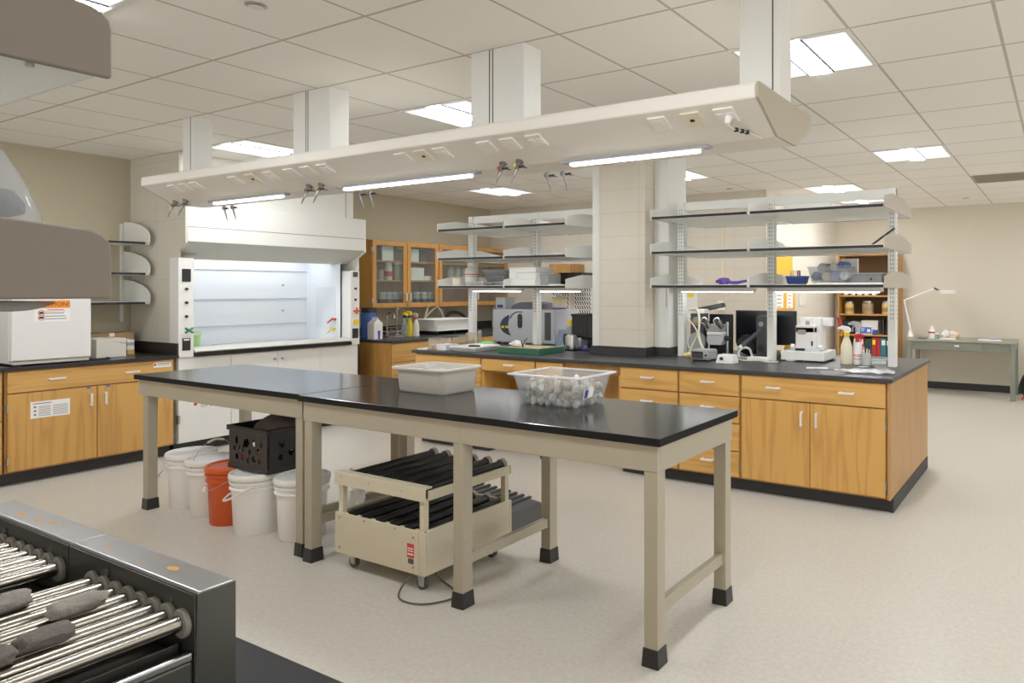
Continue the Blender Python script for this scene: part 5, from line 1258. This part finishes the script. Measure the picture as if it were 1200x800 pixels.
M().hexa([(-.1,-.10,.085),(.16,-.10,.085),(.16,.14,.085),(-.1,.14,.085)],[(-.085,-.08,.11),(.14,-.08,.11),(.14,.12,.11),(-.085,.12,.11)]).o('stage', LGREY, t, .004, world=False)
M().box(-.05,.03,-.105,-.09,.092,.11).o('dark_slot', BLKP, t, .001, world=False)
M().cyl((-.10,-.06,.12),(-.07,-.06,.12),.02).cyl((.14,-.06,.12),(.17,-.06,.12),.02).o('stage_knob', LINEN, t, .002, world=False)
M().box(.075,.09,-.073,-.069,.13,.17).o('lever_slot', BLKP, t, world=False)
o = M().prism([(.0,.0),(.03,.0),(.075,-.16),(.045,-.16)],'y',-.008,.008).o('red_handle', MAROON, None, .002); o.location = (-1.66,5.85,CT+.36); tag(o, 'dark red strap hanging beside the white instrument', 'strap')
NAT = mat('natural_plastic',(224,216,186),.4)
p = Zp(992,426,CT); spray('tall cream spray bottle with a white and yellow trigger beside the white instrument', (p.x,p.y,CT), NAT, LINEN, YELLOW, .31, .046, None)
p = Zp(1005,426.5,CT); spray('white wash bottle with red print and a red collar', (p.x,p.y,CT), LINEN, RED, RED, .25, .033, INKR, 2.8)
p = Zp(1002,424,CT); spray('spray bottle with a grey white trigger behind the red-collared bottle', (p.x-.02,p.y+.16,CT), LINEN, LGREY, LGREY, .335, .036, None)
p = Zp(1015,427.5,CT)
t = T('pen_cup', 'clear cup of white and red sticks beside the wash bottle', 'cup', (p.x,p.y,CT))
M().lathe([(0,0),(.03,0),(.037,.09),(.035,.09),(.028,.004),(0,.004)],n=20).o('cup_body', MILKY, t, world=False, smooth=True)
for k in range(5):
    an = k*1.3; o = M().cyl((0,0,0),(.018*math.cos(an),.018*math.sin(an),.115+.01*(k%3)),.004,n=8).o('stick', (LINEN,RED,LINEN,PAPER,LINEN)[k], None); o.location = (p.x+.008*math.cos(an),p.y+.008*math.sin(an),CT+.005)
    tag(o, ('red stick' if k == 1 else 'white stick')+' standing in the clear cup by the wash bottle', 'stick', None if k == 1 else 'white sticks in the cup')
p = Zp(1031,426,CT)
t = T('notebook', 'small white and teal notebook near the end of the island', 'notebook', (p.x,p.y,CT), .2)
M().box(-.06,.05,-.05,.08,0,.025).o('pages', PAPER, t, .002, world=False); M().box(-.062,.052,-.052,.082,.0255,.029).o('teal_cover', mat('teal_pale',(110,170,160),.5), t, .001, world=False)
p = Zp(1019,430,CT)
t = T('scissors', 'small black-handled scissors lying by the notebook', 'scissors', (p.x,p.y,CT), .6)
M().tube([(.0,0,.006),(.012,-.02,.006),(.03,-.02,.006),(.034,0,.006),(.018,.012,.006),(.0,0,.006)],.004).tube([(0,.0,.006),(.0,.03,.006),(.018,.045,.006),(.03,.03,.006),(.018,.012,.006)],.004).o('finger_loops', BLKP, t, world=False, smooth=True)
M().hexa([(-.09,-.004,.002),(0,-.006,.002),(0,.006,.002),(-.09,.004,.002)],[(-.09,-.003,.006),(0,-.005,.006),(0,.005,.006),(-.09,.003,.006)]).o('blades', STEEL, t, world=False)
t = T('plastic_sleeve', 'crumpled clear plastic sleeve at the island corner', 'bag', (-1.20,5.06,CT), .12)
m = M(); NX, NY = 14, 10; V = [[m.b.verts.new((-.17+.34*i/NX, -.10+.2*j/NY, .012+.016*noise.noise(Vector((i*.45,j*.5,3)))+.012*math.sin(PI*i/NX)*math.sin(PI*j/NY))) for j in range(NY+1)] for i in range(NX+1)]
for i in range(NX):
    for j in range(NY): m.b.faces.new((V[i][j],V[i+1][j],V[i+1][j+1],V[i][j+1]))
m.o('film', glassy('sleeve_film',(232,234,238),.7,.2), t, world=False, smooth=True)
for cx, cy, w_, d_, rz, lb in ((-1.62,5.18,.16,.08,.3,'white folded paper slip with a red dot on the island'),(-1.44,5.17,.09,.03,.5,'small white paper strip with a black mark on the island')):
    t = T('paper_slip', lb, 'paper', (cx,cy,CT), rz); M().box(-w_/2,w_/2,-d_/2,d_/2,0,.003).o('slip', PAPER, t, world=False)
    M().box(-.02,.005,-d_/2+.004,-d_/2+.012,.0031,.0036).o('mark', INKR if w_ > .1 else INK, t, world=False)
o = M().box(-.04,.04,-.03,.03,0,.03).o('blue_block', PERI, None, .004); p = Zp(1044,421,CT); o.location = (-1.22,5.85,CT); tag(o, 'small periwinkle box behind the end post of the rack', 'box')

# ================================================================ BACK WALLS
def flat_on_back(name, label, px0, py0, px1, py1, m, cat, d=.01):
    a, b = Yp(px0,py1,YB-.001), Yp(px1,py0,YB-.001)
    o = M().box(a.x,b.x,YB-d,YB-.0008,a.z,b.z).o(name, m, None, .002, loc=((a.x+b.x)/2,YB,(a.z+b.z)/2)); return tag(o, label, cat)
flat_on_back('wall_outlet_box','white surface outlet box on the back wall above the microscope',842.5,352,850,363,LINEN,'outlet',.05)
o = flat_on_back('conduit','cream conduit running up the back wall from the outlet box',846,231,848.5,352,mat('conduit_cream',(218,208,180),.5),'conduit',.02)
o = flat_on_back('wall_notice','white notice sheet on the back wall behind the motor unit',800,341,817,372,PAPER,'notice',.006)
a, b = Yp(801,348,YB-.007), Yp(813,343.5,YB-.007); M().box(a.x,b.x,YB-.0072,YB-.0062,a.z,b.z).o('yellow_mark', YELLOW, o)
def on_side(name, label, px0, py0, px1, py1, m, cat):
    X = XS+.001; a, b = Xp(px0,py1,X), Xp(px1,py0,X); z0_, z1_ = min(a.z,b.z), max(a.z,b.z)
    o = M().box(XS+.0006,XS+.012,a.y,b.y,z0_,z1_).o(name, m, None, .002, loc=(XS,(a.y+b.y)/2,(z0_+z1_)/2)); return tag(o, label, cat)
on_side('wall_folder','orange wall folder above the instrument rack bin',909,301,928,321,MANILA,'folder')
on_side('wall_folder','orange wall folder board behind two white sheets above the monitor',908,341,931,364,MANILA,'folder')
for px0,px1,lb in ((909,918,'white sheet pinned at the left of the orange board above the monitor'),(922,929,'white sheet pinned at the right of the orange board above the monitor')):
    X = XS+.013; a, b = Xp(px0,361,X), Xp(px1,343,X)
    o = M().box(XS+.0125,XS+.014,a.y,b.y,a.z,b.z).o('pinned_sheet', PAPER, None, loc=(XS+.013,(a.y+b.y)/2,(a.z+b.z)/2)); tag(o, lb, 'sheet')
    q = M(); zc = (a.z+b.z)/2
    for k in range(4): q.box(XS+.014,XS+.0145,a.y+.05,b.y-.06-.03*(k%2),zc+.06-.05*k,zc+.07-.05*k)
    q.o('print', INKR if px0 > 915 else INKG, o)
on_side('pinned_notice','small faded notice pinned on the side wall beside the white instrument',936,343,943.5,358,mat('faded_paper',(214,206,190),.8),'notice')
# brown cupboard and peg boards on the back wall, seen under the left rack
a, b = Yp(643.5,335,8.0), Yp(666,309,8.0)
t = T('wall_cupboard', 'brown oak wall cupboard end on the back wall, seen between the left rack shelves', 'wall cabinet', ((a.x+b.x)/2,8.1,a.z-.25))
M().box(a.x,b.x+.06,8.0,YB-.001,a.z,b.z).o('carcass', WP, t, .003)
M().box(a.x+.01,b.x+.05,7.98,7.999,a.z+.01,b.z-.02).o('door', WP, t, .003)
for (px0,px1,lb) in ((648,667.5,'white peg drying board on the back wall, left of the pair behind the kettle'),(674,693,'white peg drying board on the back wall, right of the pair beside the pillar')):
    a, b = Yp(px0,378,YB-.02), Yp(px1,337,YB-.02)
    t = T('peg_board', lb, 'peg board', ((a.x+b.x)/2,YB-.02,a.z))
    M().box(a.x,b.x,YB-.03,YB-.001,a.z,b.z).o('board', LINEN, t, .003)
    pg = M(); nx_, nz_ = 7, 8
    for i in range(nx_):
        for k in range(nz_):
            x = a.x+(b.x-a.x)*(i+.5)/nx_; z = a.z+(b.z-a.z)*(k+.5)/nz_
            pg.hexa([(x-.014,YB-.032,z-.02),(x-.002,YB-.032,z-.02),(x-.002,YB-.029,z-.02),(x-.014,YB-.029,z-.02)],[(x-.002-.012,YB-.032,z+.022),(x+.012-.004,YB-.032,z+.022),(x+.008,YB-.029,z+.022),(x-.014,YB-.029,z+.022)]) if False else pg.prism([(x-.02,z+.028),(x-.004,z+.028),(x+.02,z-.028),(x+.004,z-.028)],'y',YB-.034,YB-.029)
    pegs = pg.o('peg_slots', BLKM, t); pegs['kind'] = 'stuff'

# ---------------- bookcase
BY = 10.95
t = T('bookcase', 'tall open oak bookcase against the far wall behind the instrument rack', 'bookcase', (-2.65,11.15,0))
bx0, bx1 = Yp(981.5,345,BY).x, Yp(1051.5,345,BY).x; bz = 2.06
M().box(bx0,bx0+.025,BY,YF-.003,0,bz).box(bx1-.025,bx1,BY,YF-.003,0,bz).box(bx0+.025,bx1-.025,BY,YF-.003,bz-.025,bz).box(bx0+.025,bx1-.025,BY+.01,YF-.003,0,.08).o('carcass', WC, t, .002)
M().box(bx0+.025,bx1-.025,YF-.015,YF-.004,.08,bz-.025).o('back_panel', mat('bookcase_back',(92,66,36),.6), t)
SH = [Yp(1015,y,BY).z for y in (392,368,346,326)]
for z in SH: M().box(bx0+.026,bx1-.026,BY+.004,YF-.016,z-.022,z).o('shelf', WC, t, .001)
def bk(px): return Yp(px,360,BY+.06).x
for px0,px1,m,lb,h in ((1007,1013,RED,'red and white binder on the lower bookcase shelf',.29),(1014,1021.5,DGREEN,'dark green binder on the lower bookcase shelf',.27),(1022,1027.5,MAROON,'red binder with a yellow spine label on the lower bookcase shelf',.29),(1027.8,1032,MAROON,'plain red binder left of the teal binder on the bookcase',.29),(1032.5,1039,TEAL,'teal binder on the lower bookcase shelf',.285),(1039.3,1041.5,DGREEN,'narrow dark binder between the teal and periwinkle binders',.28),(1042,1049,PERI,'periwinkle binder at the right end of the lower bookcase shelf',.285)):
    a, b = bk(px0), bk(px1); zb_ = SH[0]-.022-.31
    t = T('binder', lb, 'binder', ((a+b)/2,BY+.1,zb_), 0); M().box(a,b,BY+.03,BY+.30,zb_,zb_+h).o('binder_cover', m, t, .004)
    if 'yellow' in lb or 'teal' in lb and 'left' not in lb or 'white' in lb: M().box(a+(b-a)*.2,b-(b-a)*.2,BY+.0285,BY+.03,zb_+h*.62,zb_+h*.88).o('spine_label', YELLOW if 'yellow' in lb else PAPER, t)
zl = SH[0]-.022-.31
M().box(bx0+.026,bx1-.026,BY+.004,YF-.016,zl-.022,zl-.001).o('shelf', WC, bpy.data.objects['bookcase'], .001)
for px,w,h,mm,lb in ((994,12,.19,AMBER,'amber jar at the left of the jar shelf in the bookcase'),(1015.5,15,.20,mat('dim_jar',(150,136,110),.4),'wide dim jar in the middle of the jar shelf in the bookcase'),(1037.5,11,.20,AMBER,'yellow jar at the right of the jar shelf in the bookcase')):
    r = (bk(px+w/2)-bk(px-w/2))/2*.9; jar(lb, (bk(px),BY+.06+r,SH[1]+.001), r, h, mm, STEEL, None, mat('jar_band',(150,120,66),.5))
for k,px in enumerate((991,999,1007,1015,1024)):
    lb = 'white mug on the shelf above the jars in the bookcase'
    t = T('mug', lb, 'mug', (bk(px),BY+.08,SH[2]+.001), 0, 'mugs in the bookcase')
    M().lathe([(0,0),(.035,0),(.038,.01),(.038,.10),(.035,.10),(.033,.01),(0,.008)],n=16).o('mug_body', LINEN, t, world=False, smooth=True)
    M().tube([(.036,0,.08),(.06,0,.075),(.06,0,.035),(.036,0,.025)],.005).o('handle', LINEN, t, world=False, smooth=True)
a, b = bk(1009), bk(1028)
t = carton('white_box','white lidded box on the middle bookcase shelf',a,b,BY+.10,BY+.35,SH[0]+.001,SH[0]+.20,LINEN,flap=False); M().box(a-.005,b+.005,BY+.095,BY+.355,SH[0]+.17,SH[0]+.215).o('lid', LINEN, t, .003)
a, b = bk(1007.5), bk(1022.5)
t = T('blue_sign_box','blue and white printed box in front of the white lidded box in the bookcase','box',((a+b)/2,BY+.06,SH[0]+.001)); M().box(a,b,BY+.03,BY+.09,SH[0]+.001,SH[0]+.125).o('box_body', LINEN, t, .002)
M().box(a+.01,b-.01,BY+.0288,BY+.03,SH[0]+.015,SH[0]+.115).o('blue_face', mat('sign_blue',(50,96,190),.5), t); M().box(b-.075,b-.03,BY+.0275,BY+.0286,SH[0]+.04,SH[0]+.085).box(a+.025,a+.085,BY+.0275,BY+.0286,SH[0]+.085,SH[0]+.095).box(a+.025,a+.075,BY+.0275,BY+.0286,SH[0]+.055,SH[0]+.065).o('white_print', LINEN, t)
a, b = bk(1023.5), bk(1028); o = M().box(a,b,BY+.03,BY+.09,SH[0]+.001,SH[0]+.075).o('blue_carton', BLUE, None, .003, loc=((a+b)/2,BY+.05,SH[0])); tag(o, 'small blue carton right of the printed blue box in the bookcase', 'box')
for k,px in enumerate((1035,1039,1043,1046.5)):
    o = M().hexa([(-.02,0,0),(.02,0,0),(.02,.16,0),(-.02,.16,0)],[(-.012+.01*(k%2),0,.24),(.012+.01*(k%2),0,.23),(.012+.01*(k%2),.16,.23),(-.012+.01*(k%2),.16,.24)]).o('black_case', BLKP, None, .003); o.location = (bk(px),BY+.05,SH[0]+.001)
    tag(o, 'slim black case in the row at the right of the middle bookcase shelf', 'case', 'black cases in the bookcase')
carton('dark_crate','dark box at the left of the middle bookcase shelf',bk(986),bk(1005),BY+.06,BY+.3,SH[0]+.001,SH[0]+.2,BLKM,flap=False)

# ---------------- far desk
DX0, DX1, DY0, DY1, DZ = Yp(1061.5,400,10.5).x, -.545, 10.5, 11.24, .80
t = T('office_desk', 'grey green metal desk with a shallow drawer against the far wall', 'desk', ((DX0+DX1)/2,10.9,0))
M().box(DX0,DX1,DY0,DY1,DZ-.03,DZ).o('desktop', mat('desk_top',(148,146,130),.45), t, .006)
M().box(DX0+.02,DX1-.07,DY0+.03,DY0+.05,DZ-.15,DZ-.031).box(DX0+.02,DX0+.04,DY0+.05,DY1-.02,DZ-.13,DZ-.031).box(DX1-.04,DX1-.02,DY0+.05,DY1-.02,DZ-.13,DZ-.031).o('apron', DESKM, t, .003)
d = M().box(DX0+.33,DX1-.42,DY0+.012,DY0+.03,DZ-.145,DZ-.035).o('drawer', DESKM, t, .003); M().box((DX0+DX1)/2-.06,(DX0+DX1)/2+.0,DY0-.006,DY0+.012,DZ-.09,DZ-.07).o('handle', HANDLE, d, .003)
for x in (DX0+.01,DX1-.075):
    for y in (DY0+.01,DY1-.08): M().box(x,x+.065,y,y+.065,0,DZ-.031).o('leg', DESKM, t, .006)
def dk(px, Y=10.75): return Yp(px,395,Y).x
t = T('magnifier_lamp', 'white arm lamp with a round magnifier head on the far desk', 'lamp', (dk(1067,11.0),11.0,DZ))
q = [Yp(1068,390,11.0),Yp(1058,362,11.0),Yp(1060,349,11.0),Yp(1096,337,11.0)]
M().lathe([(0,0),(.05,0),(.05,.02),(.035,.05),(.03,.09),(0,.1)],n=18).o('base', LINEN, t, world=False, smooth=True)
M().cyl(Yp(1068,390,11.0),Yp(1059.5,352,11.0),.013).o('lower_arm', LINEN, t, smooth=True)
M().cyl(Yp(1059.5,352,11.0),Yp(1096,337.5,11.0),.011).o('upper_arm', LINEN, t, smooth=True)
h = Yp(1110,341.5,10.9); M().lathe([(.085,.02),(.125,.02),(.13,.0),(.12,-.03),(.085,-.03),(.085,.02)],(h.x,h.y,h.z),28).o('lamp_head', LINEN, t, smooth=True)
M().lathe([(0,.002),(.085,.002),(.085,-.002),(0,-.002)],(h.x,h.y,h.z),24).o('lens', GLASS, t)
M().cyl(Yp(1095,337.5,11.0),(h.x-.1,h.y,h.z+.01),.014).o('knuckle', DKGREY, t, smooth=True)
t = T('lotion_bottle', 'small white bottle with a red label on the far desk', 'bottle', (dk(1092),10.75,DZ))
M().lathe([(0,0),(.045,0),(.045,.11),(.02,.15),(0,.15)],n=18).o('bottle_body', LINEN, t, world=False, smooth=True); M().lathe([(.046,.075),(.0468,.075),(.0468,.10),(.046,.10)],n=18).o('red_band', INKR, t, world=False); M().lathe([(.022,.145),(.022,.18),(0,.182)],n=12).o('cap', LINEN, t, world=False, smooth=True)
t = T('teal_tin', 'small teal tin beside the white bottle on the far desk', 'tin', (dk(1097.5),10.78,DZ)); M().lathe([(0,0),(.03,0),(.03,.07),(0,.07)],n=14).o('tin_body', mat('teal_tin',(120,176,156),.5), t, world=False, smooth=True)
M().lathe([(.031,.06),(.031,.078),(0,.078)],n=14).o('lid', LINEN, t, world=False)
for px, rx, rz_, lb, mm in ((1108,.055,.06,'white crumpled wad left of the pale bundle on the far desk',PAPER),(1117,.075,.055,'pale peach bundle on the far desk',mat('peach',(224,204,184),.8)),(1121,.04,.045,'tan crumpled wad right of the pale bundle on the far desk',TAN)):
    o = M().blob((0,0,0),rx,.05,rz_,3,.35,1.8,int(px)).o('cloth_bundle', mm, None, smooth=True); o.location = (dk(px,10.8),10.8+.02*(px%3),DZ+rz_*.95); tag(o, lb, 'bundle')
for px, w_, lb, mm in ((1111,.22,'white sheet under the pale bundle on the far desk',PAPER),(1160,.30,'loose pile of white papers at the right of the far desk',PAPER),(1081,.14,'black tray near the lamp on the far desk',BLKP)):
    t = T('paper_pile' if mm is PAPER else 'pen_tray', lb, 'papers' if mm is PAPER else 'tray', (dk(px,10.62),10.62,DZ))
    for k in range(2 if mm is PAPER else 1): M().hexa([(-w_/2+.02*k,-.06,.001+.008*k),(w_/2,-.07+.01*k,.001+.008*k),(w_/2-.02,.10,.001+.008*k),(-w_/2,.09,.001+.008*k)],[(-w_/2+.02*k,-.06,.008+.008*k),(w_/2,-.07+.01*k,.008+.008*k),(w_/2-.02,.10,.008+.008*k),(-w_/2,.09,.008+.008*k)]).o('sheet' if mm is PAPER else 'tray_body', mm, t, world=False)
o = M().blob((0,0,0),.05,.03,.012,2,.3,2,3).o('blue_cloth', mat('pale_blue',(160,180,205),.8), None, smooth=True); o.location = (dk(1163,10.66),10.66,DZ+.030); tag(o, 'pale blue scrap on the papers at the right of the far desk', 'scrap')
t = T('backpack', 'black and red bag on the floor at the right edge of the picture', 'bag', (-.34,10.75,0))
M().blob((-.34,10.75,.2),.17,.14,.21,3,.15,1.4,2,flat=.001).o('bag_body', BLKM, t, smooth=True)
for k in range(4): M().tube([(-.48+.03*k,10.62-.01*k,.02+.05*k),(-.42+.02*k,10.60,.10+.04*k),(-.36,10.60,.04+.07*k),(-.28,10.61,.12+.03*k)],.014).o('red_strap', mat('coral_red',(214,60,66),.6), t, smooth=True)

# ================================================================ CAMERA, WORLD
cam = bpy.data.cameras.new('camera'); co = bpy.data.objects.new('camera', cam); COL.objects.link(co)
co.location = (0,0,EYE); co.rotation_euler = (PI/2,0,YAW)
cam.sensor_width = 36; cam.lens = FP/1200*36; cam.shift_x = -(CXP-600)/1200; cam.shift_y = -(400-HZ)/1200; cam.clip_start = .02
sc = bpy.context.scene; sc.camera = co
w = bpy.data.worlds.new('world'); w.use_nodes = True; sc.world = w
bg = w.node_tree.nodes['Background']; bg.inputs[0].default_value = (1,.985,.96,1); bg.inputs[1].default_value = 1.1
sc.view_settings.view_transform = 'Standard'; sc.view_settings.look = 'None'; sc.view_settings.exposure = 0.68; sc.view_settings.gamma = 1.12
sc.cycles.use_denoising = True
sc.cycles.max_bounces = 10; sc.cycles.diffuse_bounces = 5; sc.cycles.transparent_max_bounces = 12
